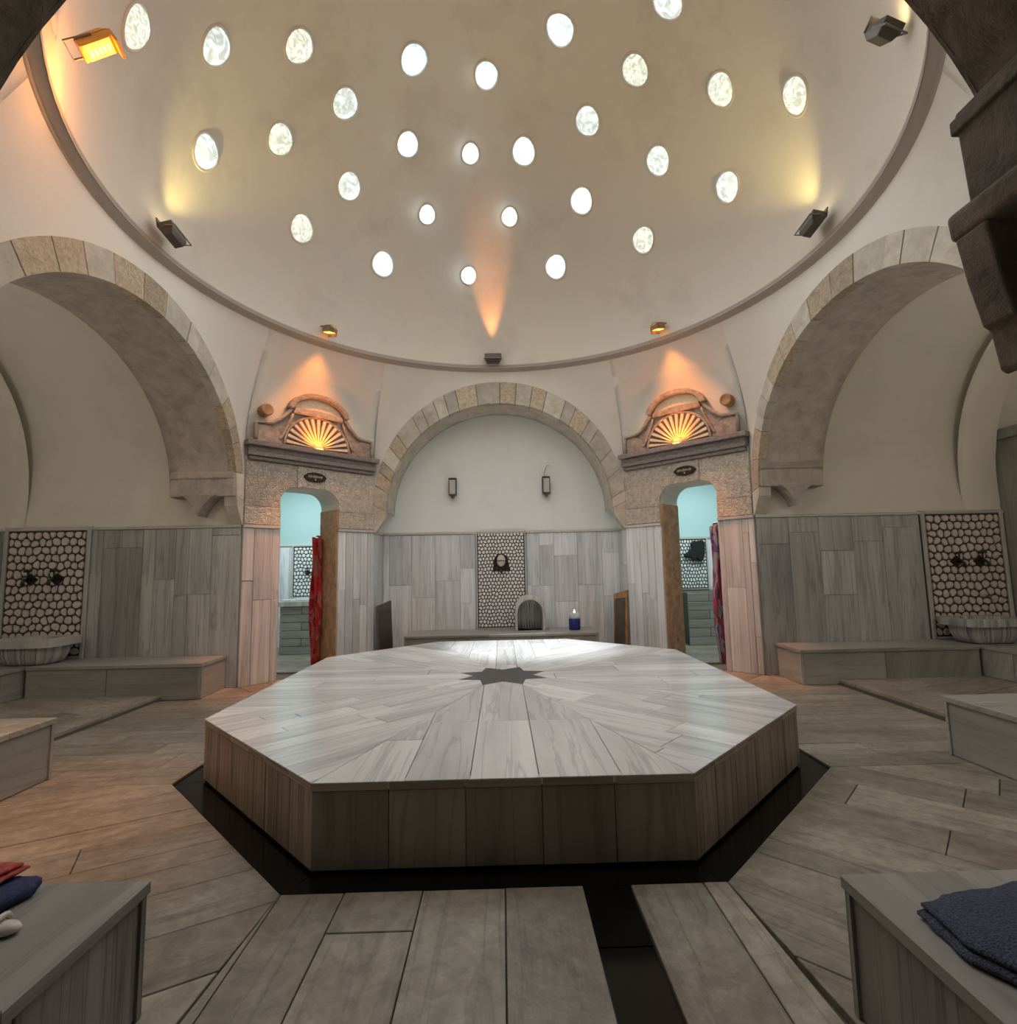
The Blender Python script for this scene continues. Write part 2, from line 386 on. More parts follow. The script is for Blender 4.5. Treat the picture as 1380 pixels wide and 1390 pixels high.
# ------------------------------------------------------------------ arches: voussoirs and underside
def arch(wall, fr, outer, inner, depth, n, mats, matin, proud=.012, under=True, backoff=0.0):
    """fr: frame with U across, V up, N towards the room. outer/inner = (a, z0, b)."""
    rnd = random.Random(n*7+len(mats))
    cuts = [0]
    while cuts[-1] < 1: cuts.append(cuts[-1]+rnd.uniform(.6, 1.5)/n)
    cuts[-1] = 1
    if cuts[-1]-cuts[-2] < .3/n: cuts.pop(-2)
    def P(e, t): 
        a = PI*t; return (-e[0]*math.cos(a), e[1]+e[2]*math.sin(a))
    for i in range(len(cuts)-1):
        t0, t1 = cuts[i]+.0008, cuts[i+1]-.0008; k = 4
        poly = [P(inner, t0+(t1-t0)*q/k) for q in range(k+1)]+[P(outer, t1+(t0-t1)*q/k) for q in range(k+1)]
        pr = proud+rnd.uniform(-.004, .006)
        mb = MB(); mb.prism(poly[::-1], fr, -.10, pr)
        mb.build('voussoir', mats[rnd.randrange(len(mats))], wall)
    k = 48; mb = MB(); ring = [P((outer[0]+.01, outer[1], outer[2]+.01), i/k) for i in range(k+1)]+[P((inner[0]+.004, inner[1], inner[2]+.004), (k-i)/k) for i in range(k+1)]
    for i in range(k): mb.prism([ring[i], ring[i+1], ring[2*k-i], ring[2*k+1-i]], fr, -.12, -.012)
    mb.build('joint_backing', M['clmort'], wall)
    for e in (-1, 1):       # stones that carry the foot of the arch
        mb = MB(); pts = [(e*(outer[0]-.002), outer[1]-.002), (e*(inner[0]+.001), inner[1]-.001), (e*(inner[0]+.02), inner[1]-.12), (e*(outer[0]-.03), inner[1]-.36), (e*(outer[0]-.004), inner[1]-.38)]
        mb.prism(pts, fr, -.16, proud); bevel(mb.build('voussoir', mats[-1], wall), .006)
    if under:
        o, U, V, N = fr; k = 48; vs = []; fs = []; dn = 6
        for j in range(dn+1):
            for i in range(k+1):
                a, b = P(inner, i/k); h = -.085-(depth-.085)*j/dn
                vs.append(o+U*a+V*b+N*(h-.012))
        for j in range(dn):
            for i in range(k): fs.append([j*(k+1)+i, j*(k+1)+i+1, (j+1)*(k+1)+i+1, (j+1)*(k+1)+i])
        # back face of the arch ring
        b0 = len(vs)
        for i in range(k+1):
            a, b = P((inner[0]+.3, inner[1], inner[2]+.4), i/k); vs.append(o+U*a+V*b+N*(-depth-.012))
        for i in range(k): fs.append([dn*(k+1)+i, dn*(k+1)+i+1, b0+i+1, b0+i])
        mesh('arch_underside', vs, fs, matin, wall, smooth=True)
def structure(name, label=None):
    o = bpy.data.objects.new(name, None); C.objects.link(o); o['kind'] = 'structure'
    if label: o['label'] = label
    return o
W = {}
def wallmesh(name, mb, mat, label):
    o = mb.build(name, mat, kind='structure'); o['label'] = label; W[name] = o; return o
BI = ((BA-.02), 2.55, 2.07); BIn = (1.87, 2.45, 1.80)
# back bay: rear wall, side walls
mb = MB(); YBB = 4.16
mb.bx(-2.3, 2.3, YBB, YBB+.2, -.05, 4.7); mb.bx(-2.3, -BA-.02, YB+.01, YBB+.01, -.05, 3.3); mb.bx(BA+.02, 2.3, YB+.01, YBB+.01, -.05, 3.3)
wallmesh('wall_back', mb, M['lunette'], 'back wall of the rear bay, white plaster over grey marble cladding')
frB = frame((0, YB, 0), (1, 0, 0), (0, 0, 1)); frB = (frB[0], frB[1], frB[2], Vector((0, -1, 0)))
arch(W['wall_back'], frB, (BA, 2.55, 2.07), (1.87, 2.45, 1.80), .66, 22, [M['arch'], M['archpl'], M['archpl']], M['archpl'])
# side bays
def bay(s, name):
    XE = 7.4; y0, y1 = SY-SA, SY+SA; mb = MB()
    def sx(a, b): return (min(s*a, s*b), max(s*a, s*b))
    mb.bx(*sx(HX+.02, XE), y1+.0, y1+.2, -.05, 2.6); mb.bx(*sx(HX+.02, XE), y0-.2, y0, -.05, 2.6); mb.bx(*sx(XE, XE+.2), y0-.2, y1+.2, -.05, 5)
    # vault
    k = 40; b = len(mb.v); prof = [(SY+SA*math.cos(PI*i/k), 2.6+2.02*math.sin(PI*i/k)) for i in range(k+1)]
    for X in (HX+.12, XE):
        for (y, z) in prof: mb.v.append((s*X, y, z))
    m_ = len(prof)
    for i in range(m_-1): mb.f.append([b+i, b+i+1, b+m_+i+1, b+m_+i])
    o = wallmesh(name, mb, M['bay'], ('left' if s < 0 else 'right')+' vaulted bay wall of smooth grey plaster')
    # raised groin rib near the end of the bay
    rb = MB(); pr = [(SY+(SA-.0)*math.cos(PI*i/k), 2.12+2.42*math.sin(PI*i/k)) for i in range(k+1)]
    pr = [(y, z) for y, z in pr]
    b = 0; ex = [(6.42, 0.0), (6.46, .05), (6.60, .05), (6.95, .0)]
    for (X, d) in ex:
        for i, (y, z) in enumerate(pr):
            a = PI*i/k; rb.v.append((s*(X-.35*math.sin(a)), y-d*math.cos(a)*1.0, min(z, 2.12+2.44*math.sin(a))-d*math.sin(a)))
    for j in range(3):
        for i in range(k): rb.f.append([j*(k+1)+i, j*(k+1)+i+1, (j+1)*(k+1)+i+1, (j+1)*(k+1)+i])
    rb.build('groin_rib', M['bay'], o, smooth=True)
    fr = frame((s*HX, SY, 0), (0, -s, 0), (0, 0, 1)); fr = (fr[0], Vector((0, -s, 0)), Vector((0, 0, 1)), Vector((-s, 0, 0)))
    arch(o, fr, (SA, 2.45, 2.02), (1.90, 2.50, 1.68), .86, 20, [M['arch'], M['arch'], M['archpl']], M['archin'])
    # hanging tips under the ends of the arch, one each side
    for e in (1, -1):
        yy = SY+e*1.905
        mb = MB(); fr2 = (Vector((s*(HX+.48), yy, 0)), Vector((s, 0, 0)), Vector((0, 0, 1)), Vector((0, -e, 0)))
        for (zz0, zz1, pp) in ((2.50, 2.72, .0), (2.74, 2.98, .012), (3.00, 3.12, .02)):
            q = MB(); q.prism(rect(-.46, .38, zz0, zz1), fr2, -.19, .03+pp); bevel(q.build('impost_block', M['archin'], o), .01)
        poly = [(-.25, 2.52)]+[(-.25+.25*i/8, 2.52-.26*(i/8)**1.7) for i in range(1, 8)]+[(0, 2.24)]+[(.25-.25*i/8, 2.52-.26*(i/8)**1.7) for i in range(7, 0, -1)]+[(.25, 2.52)]
        mb.prism(poly, fr2, -.19, .05); bevel(mb.build('pendant_tip', M['archin'], o), .02, 3)
    return o
bay(-1, 'wall_left'); bay(1, 'wall_right')
# near bay: jambs, vault, end wall
mb = MB()
mb.bx(-2.35, -2.05, -8.2, YF, -.05, 2.6); mb.bx(1.88, 2.35, -8.2, YF, -.05, 2.6); mb.bx(-2.3, 2.3, -8.4, -8.2, -.05, 5)
k = 40
o = wallmesh('wall_front', mb, M['bay'], 'walls of the near bay that the view looks out of')
frN = (Vector((0, YF, 0)), Vector((1, 0, 0)), Vector((0, 0, 1)), Vector((0, 1, 0)))
mb = MB(); pr = [(-x, z) for x, z in ell(NA, 2.5, 1.95, k)]
pr = [(2.05, 2.45)]+pr+[(-2.05, 2.45)]
for Y in (YF+.015, -3.8, -4.3):
    for (x, z) in pr: mb.v.append((x, Y, z))
for (x, z) in pr: mb.v.append((x*1.06, -4.3, z+.12))
for (x, z) in pr: mb.v.append((x*1.06, -8.3, z+.12))
m_ = len(pr)
for j in range(4):
    for i in range(m_-1): mb.f.append([j*m_+i, j*m_+i+1, (j+1)*m_+i+1, (j+1)*m_+i])
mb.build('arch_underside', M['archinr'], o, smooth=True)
for e in (1, -1):     # carved corbels at the foot of the near arch
    X = 1.99*e; d = 1 if e > 0 else .35
    q = MB(); fr2 = (Vector((0, YF+.02, 0)), Vector((e, 0, 0)), Vector((0, 0, 1)), Vector((0, e, 0)) if e > 0 else Vector((0, -e, 0)))
    def cor(name, poly, n0, n1, bw=.02):
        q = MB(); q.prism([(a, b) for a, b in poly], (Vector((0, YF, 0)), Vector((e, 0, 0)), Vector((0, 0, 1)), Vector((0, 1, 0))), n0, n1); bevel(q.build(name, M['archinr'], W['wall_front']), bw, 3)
    k0 = 0 if e > 0 else .20
    cor('corbel_block', [(1.775+k0, 2.76), (2.05, 2.76), (2.05, 3.17), (1.95, 3.19), (1.755+k0, 3.14)], -.5, .02, .012)
    cor('corbel_band', [(1.745+k0, 3.06), (2.05, 3.06), (2.05, 3.16), (1.745+k0, 3.12)], -.5, .035, .01)
    cor('corbel_cap', [(1.71+k0, 2.64), (2.05, 2.62), (2.05, 2.79), (1.77+k0, 2.775), (1.70+k0, 2.735)], -.42, .05, .02)
    cor('corbel_tail', [(1.71+k0, 2.64), (1.735+k0, 2.48), (1.775+k0, 2.30), (1.80+k0*.7, 2.285), (1.82+k0*.7, 2.14), (1.845+k0*.5, 2.12), (1.86+k0*.4, 2.3), (1.87+k0*.4, 2.64)], -.10, .03, .012)
# corner walls
def diag(name, P, Q, door, label):
    """P,Q: left and right ends as seen from the room; door=(u0,u1) about the middle or None"""
    P, Q = Vector((*P, 0)), Vector((*Q, 0)); L = (Q-P).length; U = (Q-P)/L; mid = (P+Q)/2; N = Vector((U.y, -U.x, 0))
    if N.dot(mid) > 0: N = -N
    fr = (mid, U, Vector((0, 0, 1)), N)
    mb = MB()
    if door:
        u0, u1 = door; rr = .24; zt = 2.72
        pts = [(-L/2, 0), (u0, 0), (u0, zt-rr)]+[(u0+rr-rr*math.cos(PI/2*i/6), zt-rr+rr*math.sin(PI/2*i/6)) for i in range(1, 7)]
        pts += [(u1-rr+rr*math.sin(PI/2*i/6), zt-rr+rr*math.cos(PI/2*i/6)) for i in range(0, 7)]+[(u1, 0), (L/2, 0), (L/2, 3.42), (-L/2, 3.42)]
        mb.prism(pts, fr, -.52, 0)
    else: mb.prism([(-L/2, 0), (L/2, 0), (L/2, 3.42), (-L/2, 3.42)], fr, -.3, 0)
    o = wallmesh(name, mb, M['wallplaster'], label); return o, fr, L
DL = diag('wall_back_left', (-HX, SY+SA), (-BA, YB), (-.53, .385), 'corner wall with the left doorway')
DR = diag('wall_back_right', (BA, YB), (HX, SY+SA), (-.385, .53), 'corner wall with the right doorway')
diag('wall_front_left', (-2.05, YF), (-HX, SY-SA), None, 'near left corner wall')
diag('wall_front_right', (HX, SY-SA), (2.05, YF), None, 'near right corner wall')

# ------------------------------------------------------------------ cladding
def clad(wall, fr, cols, zlo=.0, zhi=ZC, mats=(M['clad'],), t=.022, cap=True, seed=0):
    """cols: (u0,u1,[joint heights])"""
    rnd = random.Random(seed)
    for (u0, u1, js) in cols:
        zs = [zlo]+sorted(js)+[zhi-.03]
        for a, b in zip(zs[:-1], zs[1:]):
            slab('marble_panel', rect(u0, u1, a, b), fr, t+rnd.uniform(-.003, .004), rnd.choice(mats), wall, (0, 1), .002, .003)
    if cap:
        a, b = min(c[0] for c in cols), max(c[1] for c in cols)
        slab('marble_cap', rect(a-.005, b+.005, zhi-.03, zhi+.01), fr, t+.022, M['frame'], wall, (1, 0), 0, .004)
def randcols(u0, u1, seed, wd=(.2, .45), zlo=0, zhi=ZC):
    rnd = random.Random(seed); e = [u0]
    while e[-1] < u1-.1: e.append(e[-1]+rnd.uniform(*wd))
    e[-1] = u1; out = []
    for a, b in zip(e[:-1], e[1:]):
        out.append((a, b, [] if rnd.random() < .25 else [rnd.uniform(zlo+.35, zhi-.35)]))
    return out
# back wall columns read off the photograph
frBW = (Vector((0, YBB, 0)), Vector((1, 0, 0)), Vector((0, 0, 1)), Vector((0, -1, 0)))
def bx_(p): return (p-562)/(820-562)*.88-.44
def bz_(p): return 2.13-(p-80)*1.69/495
colsB = [(-2.06, bx_(118), []), (bx_(118), bx_(232), [bz_(345)]), (bx_(232), bx_(353), [bz_(410)]), (bx_(353), bx_(480), [bz_(327)]), (bx_(480), -.45, [bz_(265), bz_(442)]),
         (.45, bx_(890), [bz_(360)]), (bx_(890), bx_(963), [bz_(155), bz_(360)]), (bx_(963), bx_(1084), [bz_(210), bz_(443)]), (bx_(1084), bx_(1212), [bz_(360)]), (bx_(1212), bx_(1300), [bz_(198), bz_(418)]), (bx_(1300), 2.06, [])]
clad(W['wall_back'], frBW, colsB, mats=(M['clad'],), seed=1)
for e in (1, -1):      # short side walls of the back bay
    fr = (Vector((e*(BA+.02), (YB+YBB)/2, 0)), Vector((0, -e, 0)), Vector((0, 0, 1)), Vector((-e, 0, 0)))
    clad(W['wall_back'], fr, [(-.33, 0, [1.25 if e < 0 else 1.0]), (0, .33, [1.5])], seed=3+e)
# side bays, far walls
def side_cols(px, x0, x1, X0, X1, zt, zb):
    out = []
    for a, b, js in px: out.append((X0+(a-x0)/(x1-x0)*(X1-X0), X0+(b-x0)/(x1-x0)*(X1-X0), [2.13-(j-zt)*1.69/(zb-zt) for j in js]))
    return out
frSL = (Vector((0, SY+SA, 0)), Vector((1, 0, 0)), Vector((0, 0, 1)), Vector((0, -1, 0)))
cl = side_cols([(495, 585, [415]), (585, 795, [290]), (795, 860, []), (860, 970, [453]), (970, 1040, [535]), (1040, 1160, [530]), (1160, 1310, [235])], 495, 1310, -5.55, -3.5, 185, 825)
clad(W['wall_left'], frSL, [(-7.38, -6.64, [1.2])]+cl, mats=(M['cladshade'],), seed=4)
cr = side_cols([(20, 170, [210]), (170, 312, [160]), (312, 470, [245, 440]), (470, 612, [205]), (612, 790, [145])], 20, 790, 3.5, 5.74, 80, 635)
clad(W['wall_right'], frSL, cr+[(6.95, 7.38, [])], mats=(M['cladshade'],), seed=5)
for s, wn in ((-1, 'wall_left'), (1, 'wall_right')):
    frE = (Vector((s*7.4, SY, 0)), Vector((0, s, 0)), Vector((0, 0, 1)), Vector((-s, 0, 0)))
    clad(W[wn], frE, randcols(-2.08, 2.08, 9+s), mats=(M['cladshade'],), seed=6)
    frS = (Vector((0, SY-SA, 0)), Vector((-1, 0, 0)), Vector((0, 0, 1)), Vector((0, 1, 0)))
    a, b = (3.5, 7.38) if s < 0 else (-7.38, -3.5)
    clad(W[wn], frS, randcols(a, b, 12+s), mats=(M['cladshade'],), seed=7)
# right bay: tall clad pier with a cap
o = W['wall_right']
q = MB(); q.bx(6.92, 7.39, 1.62, 1.995, .42, 3.10); q.build('pier_shaft', M['bench'], o, uv=True)
q = MB(); q.bx(6.84, 7.39, 1.54, 1.995, 3.10, 3.24); bevel(q.build('pier_cap', M['bench'], o, uv=True), .01)
# near corner walls and jambs of the near bay
for s in (-1, 1):
    P, Q = Vector((s*2.05, YF, 0)), Vector((s*HX, SY-SA, 0)); L = (Q-P).length; U = (Q-P)/L
    if s > 0: U = -U
    N = Vector((U.y, -U.x, 0)); N = -N if N.dot((P+Q)/2) > 0 else N
    clad(W['wall_front_left' if s < 0 else 'wall_front_right'], ((P+Q)/2, U, Vector((0, 0, 1)), N), randcols(-L/2, L/2, 20+s), mats=(M['cladshade'],), seed=8)
    clad(W['wall_front'], (Vector((s*2.05 if s < 0 else 1.88, -5.8, 0)), Vector((0, s, 0)), Vector((0, 0, 1)), Vector((-s, 0, 0))), randcols(-2.35, 2.35, 24+s), mats=(M['cladshade'],), seed=8)
# doorway walls
def doorway(D, door, s, wl):
    o, fr, L = D; u0, u1 = door; O, U, V, N = fr
    near = (-L/2, u0) if s < 0 else (u1, L/2); far = (u1, L/2) if s < 0 else (-L/2, u0)
    a, b = near; wdt = b-a
    if s < 0: cols = [(a, a+.15, [1.38]), (a+.15, a+.40, [1.12]), (a+.40, b, [1.12])]
    else: cols = [(a, a+.07, []), (a+.07, a+.33, [1.15]), (a+.33, b-.08, [1.9]), (b-.08, b, [1.5, .5])]
    clad(o, fr, cols, mats=(M['cladwarm'],), seed=31, t=.03)
    a, b = far; wdt = b-a
    n = 5; cols = [(a+wdt*i/n, a+wdt*(i+1)/n, [[1.2], [], [1.05], [.95], []][i]) for i in range(n)]
    clad(o, fr, cols, mats=(M['clad'],), seed=32, t=.03)
    # carved stones round the door head
    zt = 2.72; rr = .24; z1 = 3.04; z0 = ZC+.02
    def piece(poly, t=.03): q = MB(); q.prism(poly, fr, 0, t); bevel(q.build('carved_stone', M['lintel'], o), .006)
    c0 = [(u0+rr-rr*math.cos(PI/2*i/6), zt-rr+rr*math.sin(PI/2*i/6)) for i in range(0, 7)]
    c1 = [(u1-rr+rr*math.sin(PI/2*i/6), zt-rr+rr*math.cos(PI/2*i/6)) for i in range(0, 7)]
    piece([(-L/2+.01, z0), (u0, z0), (u0, 2.40), (-L/2+.01, 2.40)], .034)
    piece([(-L/2+.01, 2.405)]+[(u0, 2.405)]+c0[:]+[(u0+rr, z1), (-L/2+.01, z1)], .028)
    piece([(u0+rr+.005, zt), (u1-rr-.005, zt), (u1-rr-.005, z1), (u0+rr+.005, z1)], .033)
    piece(c1+[(u1, 2.405), (L/2-.01, 2.405), (L/2-.01, z1), (u1-rr, z1)], .028)
    piece([(u1, z0), (L/2-.01, z0), (L/2-.01, 2.40), (u1, 2.40)], .034)
    # lining boards of the door reveal
    for uu, nn in ((u0, 1), (u1, -1)):
        frr = (O+U*uu, N, V, U*nn)
        m1 = M['wood'] if (s < 0 and nn < 0) or (s > 0 and nn > 0) else M['cladwarm']
        for a_, b_ in ((-.50, -.27), (-.265, -.01)):
            q = MB(); q.prism([(a_, 0), (b_, 0), (b_, 2.44), (a_, 2.44)], frr, 0, .025); q.build('reveal_board', m1, o, uv=True)
    q = MB(); pts = [(u0+.02, 2.62), (u1-.02, 2.62), (u1-.12, 2.715), (u0+.12, 2.715)]
doorway(DL, (-.53, .385), -1, 'left'); doorway(DR, (-.385, .53), 1, 'right')

# ------------------------------------------------------------------ skylights
VIS = {0: [-107, -83, -56, -33, -8, 18, 44, 69, 92], 1: [-93, -69, -47, -22, 5, 29, 55, 79], 2: [-79, -58, -33, -9, 12, 39, 63, 86], 3: [-43, -3, 47]}
EL = {0: 23.7, 1: 37, 2: 51.5, 3: 66.8}
ELX = {0: [23, 22.3, 23, 23.2, 24.3, 25.2, 24.7, 24, 25], 1: [35.7, 35.4, 36.5, 37.2, 38.3, 38.5, 38, 38.5], 2: [49.8, 49.9, 50.2, 51.9, 52, 53.2, 54.5, 55.4], 3: [65.2, 67.3, 70.3]}
STEP = {0: 25.7, 1: 25.7, 2: 24.5, 3: 45}
ROWN = {0: 'lowest', 1: 'second lowest', 2: 'third', 3: 'highest'}
ORD = ['first', 'second', 'third', 'fourth', 'fifth', 'sixth', 'seventh', 'eighth', 'ninth']
BRIGHT = {(0, -8): 2, (0, -33): 1.2, (1, 5): 2, (1, -22): 2.2, (2, -9): 3, (2, -33): 1.3, (3, -3): 1.5, (3, -43): 1.2, (0, 18): 1, (1, 29): .8, (2, 12): .9, (3, 47): 1}
def skylights():
    cnt = 0
    for row in range(4):
        vis = VIS[row]; full = list(vis); a = vis[-1]
        while a+STEP[row]*1.3 < vis[0]+360: a += STEP[row]; full.append(a)
        for k, az in enumerate(full):
            el = ELX[row][k] if k < len(vis) else EL[row]
            if k >= len(vis) and (az > 250 or (row == 1 and az < 110)): continue      # none seen there
            A, E_ = math.radians(az), math.radians(el)
            rad = .18 if BRIGHT.get((row, az), 0) < 1.3 else (.16 if BRIGHT[(row, az)] < 2 else .125)
            d = Vector((math.cos(E_)*math.sin(A), math.cos(E_)*math.cos(A), math.sin(E_)))
            P = D0+d*RR
            br = BRIGHT.get((row, az), 0); vis_ = k < len(vis)
            if vis_: lab = f'round glass skylight in the {ROWN[row]} ring of the dome, {ORD[k]} from the left'
            else: lab = 'round glass skylight in the part of the dome above the viewer'
            cnt += 1; t = structure('window_%d' % cnt, lab); t.location = P; t['group'] = 'round skylights of the dome'
            rim = MB(); n = 20; prof = [(rad+.035, .02), (rad+.03, -.012), (rad+.008, -.022), (rad, .0), (rad*.97, .02)]
            # profile axis points towards the dome centre: -d
            b = 0
            ax = -d; h = Vector((0, 0, 1)) if abs(ax.z) < .95 else Vector((1, 0, 0)); X = h.cross(ax).normalized(); Y = ax.cross(X)
            for (rr, z) in prof:
                for i in range(n):
                    a_ = 2*PI*i/n; wob = 1+.03*math.sin(3*a_+k)
                    rim.v.append(tuple(P+X*rr*wob*math.cos(a_)*.9+Y*rr*wob*math.sin(a_)-ax*z+ax*.0))
            for j in range(len(prof)-1):
                for i in range(n): rim.f.append([j*n+i, j*n+(i+1) % n, (j+1)*n+(i+1) % n, (j+1)*n+i])
            rim.build('rim', M['plaster'], t, True)
            g = MB(); prof = [(rad*.99, .0), (rad*.9, .03), (rad*.65, .058), (rad*.35, .072), (rad*.02, .078)]
            for (rr, z) in prof:
                for i in range(n):
                    a_ = 2*PI*i/n; wob = 1+.03*math.sin(3*a_+k); g.v.append(tuple(P+X*rr*wob*math.cos(a_)*.9+Y*rr*wob*math.sin(a_)+ax*z))
            for j in range(len(prof)-1):
                for i in range(n): g.f.append([j*n+i, j*n+(i+1) % n, (j+1)*n+(i+1) % n, (j+1)*n+i])
            g.f.append([(len(prof)-1)*n+i for i in range(n)])
            if br: mt = SKB[0 if br > 1.15 else 1]
            else: mt = SKB[2+(k+row) % 2]
            o = g.build('glass_boss', mt, t, True)
            # daylight coming through this pane
            l = bpy.data.lights.new('skylight_daylight', 'SPOT'); l.energy = SPOTW*(1+br*.6); l.color = (.88, .95, 1) if row > 0 else (1, .98, .92)
            l.spot_size = math.radians(130); l.spot_blend = 1; l.shadow_soft_size = .07 if br >= 1.2 else .012
            lo = bpy.data.objects.new('skylight_daylight', l); C.objects.link(lo); lo.location = P-d*.13
            lo.rotation_euler = (D0+Vector((0, 0, -1.5))-P).to_track_quat('-Z', 'Y').to_euler()
def sunbeam():
    l = bpy.data.lights.new('skylight_sunbeam', 'SPOT'); l.energy = 2600; l.color = (.90, .97, 1); l.spot_size = math.radians(22); l.spot_blend = 1; l.shadow_soft_size = .10
    A, E_ = math.radians(-3), math.radians(66.8); d = Vector((math.cos(E_)*math.sin(A), math.cos(E_)*math.cos(A), math.sin(E_)))
    lo = bpy.data.objects.new('skylight_sunbeam', l); C.objects.link(lo); lo.location = D0+d*(RR-.16)
    lo.rotation_euler = (Vector((.42, 2.1, .42))-lo.location).to_track_quat('-Z', 'Y').to_euler()
def skymats():
    out = []
    for i, (c, lo, hi, pat) in enumerate([((.70, .90, 1), 3.0, 9, 0), ((.80, .95, 1), .45, 1.6, 0), ((.93, .97, .80), .26, .62, 1), ((.86, .96, .92), .28, .62, 0)]):
        mt, nt, b, N, L = mat_base('skylight_glass_%d' % i)
        tc = N('ShaderNodeTexCoord'); oi = N('ShaderNodeObjectInfo'); va = N('ShaderNodeVectorMath'); va.operation = 'ADD'
        L(tc.outputs['Object'], va.inputs[0]); L(oi.outputs['Location'], va.inputs[1])
        n = N('ShaderNodeTexNoise'); n.inputs['Scale'].default_value = 9 if pat == 0 else 7; n.inputs['Detail'].default_value = 5; n.inputs['Distortion'].default_value = 1.5 if pat == 0 else 4
        L(va.outputs[0], n.inputs['Vector'])
        mr = N('ShaderNodeMapRange'); mr.inputs[1].default_value = .38; mr.inputs[2].default_value = .6; mr.inputs[3].default_value = lo; mr.inputs[4].default_value = hi; L(n.outputs['Fac'], mr.inputs[0]); eo = mr.outputs[0]
        if i < 2:       # bright core painted into the glass emission, off centre
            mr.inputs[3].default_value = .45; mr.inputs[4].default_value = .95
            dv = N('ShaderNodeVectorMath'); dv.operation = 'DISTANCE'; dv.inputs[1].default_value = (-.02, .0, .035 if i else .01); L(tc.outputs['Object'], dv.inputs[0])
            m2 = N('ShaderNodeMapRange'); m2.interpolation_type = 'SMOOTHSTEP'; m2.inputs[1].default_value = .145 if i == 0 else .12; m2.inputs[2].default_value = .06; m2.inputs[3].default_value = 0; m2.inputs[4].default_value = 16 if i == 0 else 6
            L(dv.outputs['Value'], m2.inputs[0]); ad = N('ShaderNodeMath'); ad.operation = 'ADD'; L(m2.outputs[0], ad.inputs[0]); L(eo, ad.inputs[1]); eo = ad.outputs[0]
        b.inputs['Base Color'].default_value = (.5, .55, .52, 1); b.inputs['Roughness'].default_value = .15
        b.inputs['Emission Color'].default_value = (*c, 1); L(eo, b.inputs['Emission Strength']); out.append(mt)
    return out
SPOTW = 9.6; BAYW = 16.0
SKB = skymats(); skylights(); sunbeam()
# dark patches and cracks of the dome plaster are thin raised flakes
fl = MB()
# ------------------------------------------------------------------ floodlights round the dome foot
AMB = plain('amber_lamp_lens', (1, .5, .1), .3, emit=(1, .34, .03), es=3.2)
AMBH = plain('amber_hot_element', (1, .8, .2), .3, emit=(1, .75, .05), es=8)
AMBS = plain('amber_strip_lens', (1, .6, .25), .3, emit=(1, .45, .1), es=1.6)
LENS = plain('unlit_lens', (.10, .09, .08), .15)
LENSY = plain('warm_lens', (1, .9, .6), .3, emit=(1, .82, .45), es=3)
BRK = plain('grey_bracket', (.20, .18, .16), .5, .5)
AMBHOUS = plain('amber_lit_housing', (.75, .36, .07), .45)  # the lamp's amber light is put into this housing colour
def flood(P, face, up, size, label, lens, body=None, hot=False, light=None):
    P = Vector(P); F_ = Vector(face).normalized(); Rr = F_.cross(Vector(up)).normalized(); Up = Rr.cross(F_)
    w_, h_, d_ = size
    t = thing('floodlight', P, label, 'floodlight', 'floodlights round the foot of the dome')
    fr = (P, Rr, Up, F_); mb = MB()
    mb.prism([(-w_/2, -h_/2), (w_/2, -h_/2), (w_/2, h_/2), (-w_/2, h_/2)], fr, -.01, d_*.5)
    n = len(mb.v)
    a, b = w_*.38, h_*.3
    vs = [P+Rr*x*w_/2+Up*y*h_/2-F_*.01 for x, y in ((-1, -1), (1, -1), (1, 1), (-1, 1))]+[P+Rr*x*a+Up*y*b-F_*d_*.55 for x, y in ((-1, -1), (1, -1), (1, 1), (-1, 1))]
    mb.add(vs, [[0, 1, 5, 4], [1, 2, 6, 5], [2, 3, 7, 6], [3, 0, 4, 7], [4, 5, 6, 7]])
    bevel(mb.build('housing', body or M['dark'], t), .006)
    q = MB(); q.prism([(-w_*.43, -h_*.38), (w_*.43, -h_*.38), (w_*.43, h_*.38), (-w_*.43, h_*.38)], fr, d_*.5, d_*.5+.006); q.build('lens', lens, t)
    q = MB(); q.prism([(-w_*.54, h_*.46), (w_*.54, h_*.46), (w_*.54, h_*.54), (-w_*.54, h_*.54)], fr, 0, d_*.5+.05); q.build('visor', body or M['dark'], t)
    q = MB(); q.tube([P+Rr*w_*.56, P+Rr*w_*.56-Up*h_*.75-F_*d_*.2, P-Rr*w_*.56-Up*h_*.75-F_*d_*.2, P-Rr*w_*.56], .008, 6); q.build('bracket', BRK, t)
    if hot:
        for i in range(5):
            q = MB(); c = P+Up*h_*(-.26+.13*i)+Rr*w_*.02*(i-2)+F_*(d_*.5+.012); q.box(c, (w_*.17, h_*.035, .006), (Rr, Up, F_)); bevel(q.build('glowing_element', AMBH, t), .004)
    if light:
        kind, energy, col, target, size_, blend = light
        l = bpy.data.lights.new('floodlight_beam', 'SPOT'); l.energy = energy; l.color = col; l.spot_size = math.radians(size_); l.spot_blend = blend; l.shadow_soft_size = .03
        lo = bpy.data.objects.new('floodlight_beam', l); C.objects.link(lo); lo.location = P+F_*(d_*.5+.05)
        lo.rotation_euler = (Vector(target)-lo.location).to_track_quat('-Z', 'Y').to_euler()
def ringpt(az, rr=3.40, z=4.93): a = math.radians(az); return Vector((rr*math.sin(a), RCY+rr*math.cos(a), z))
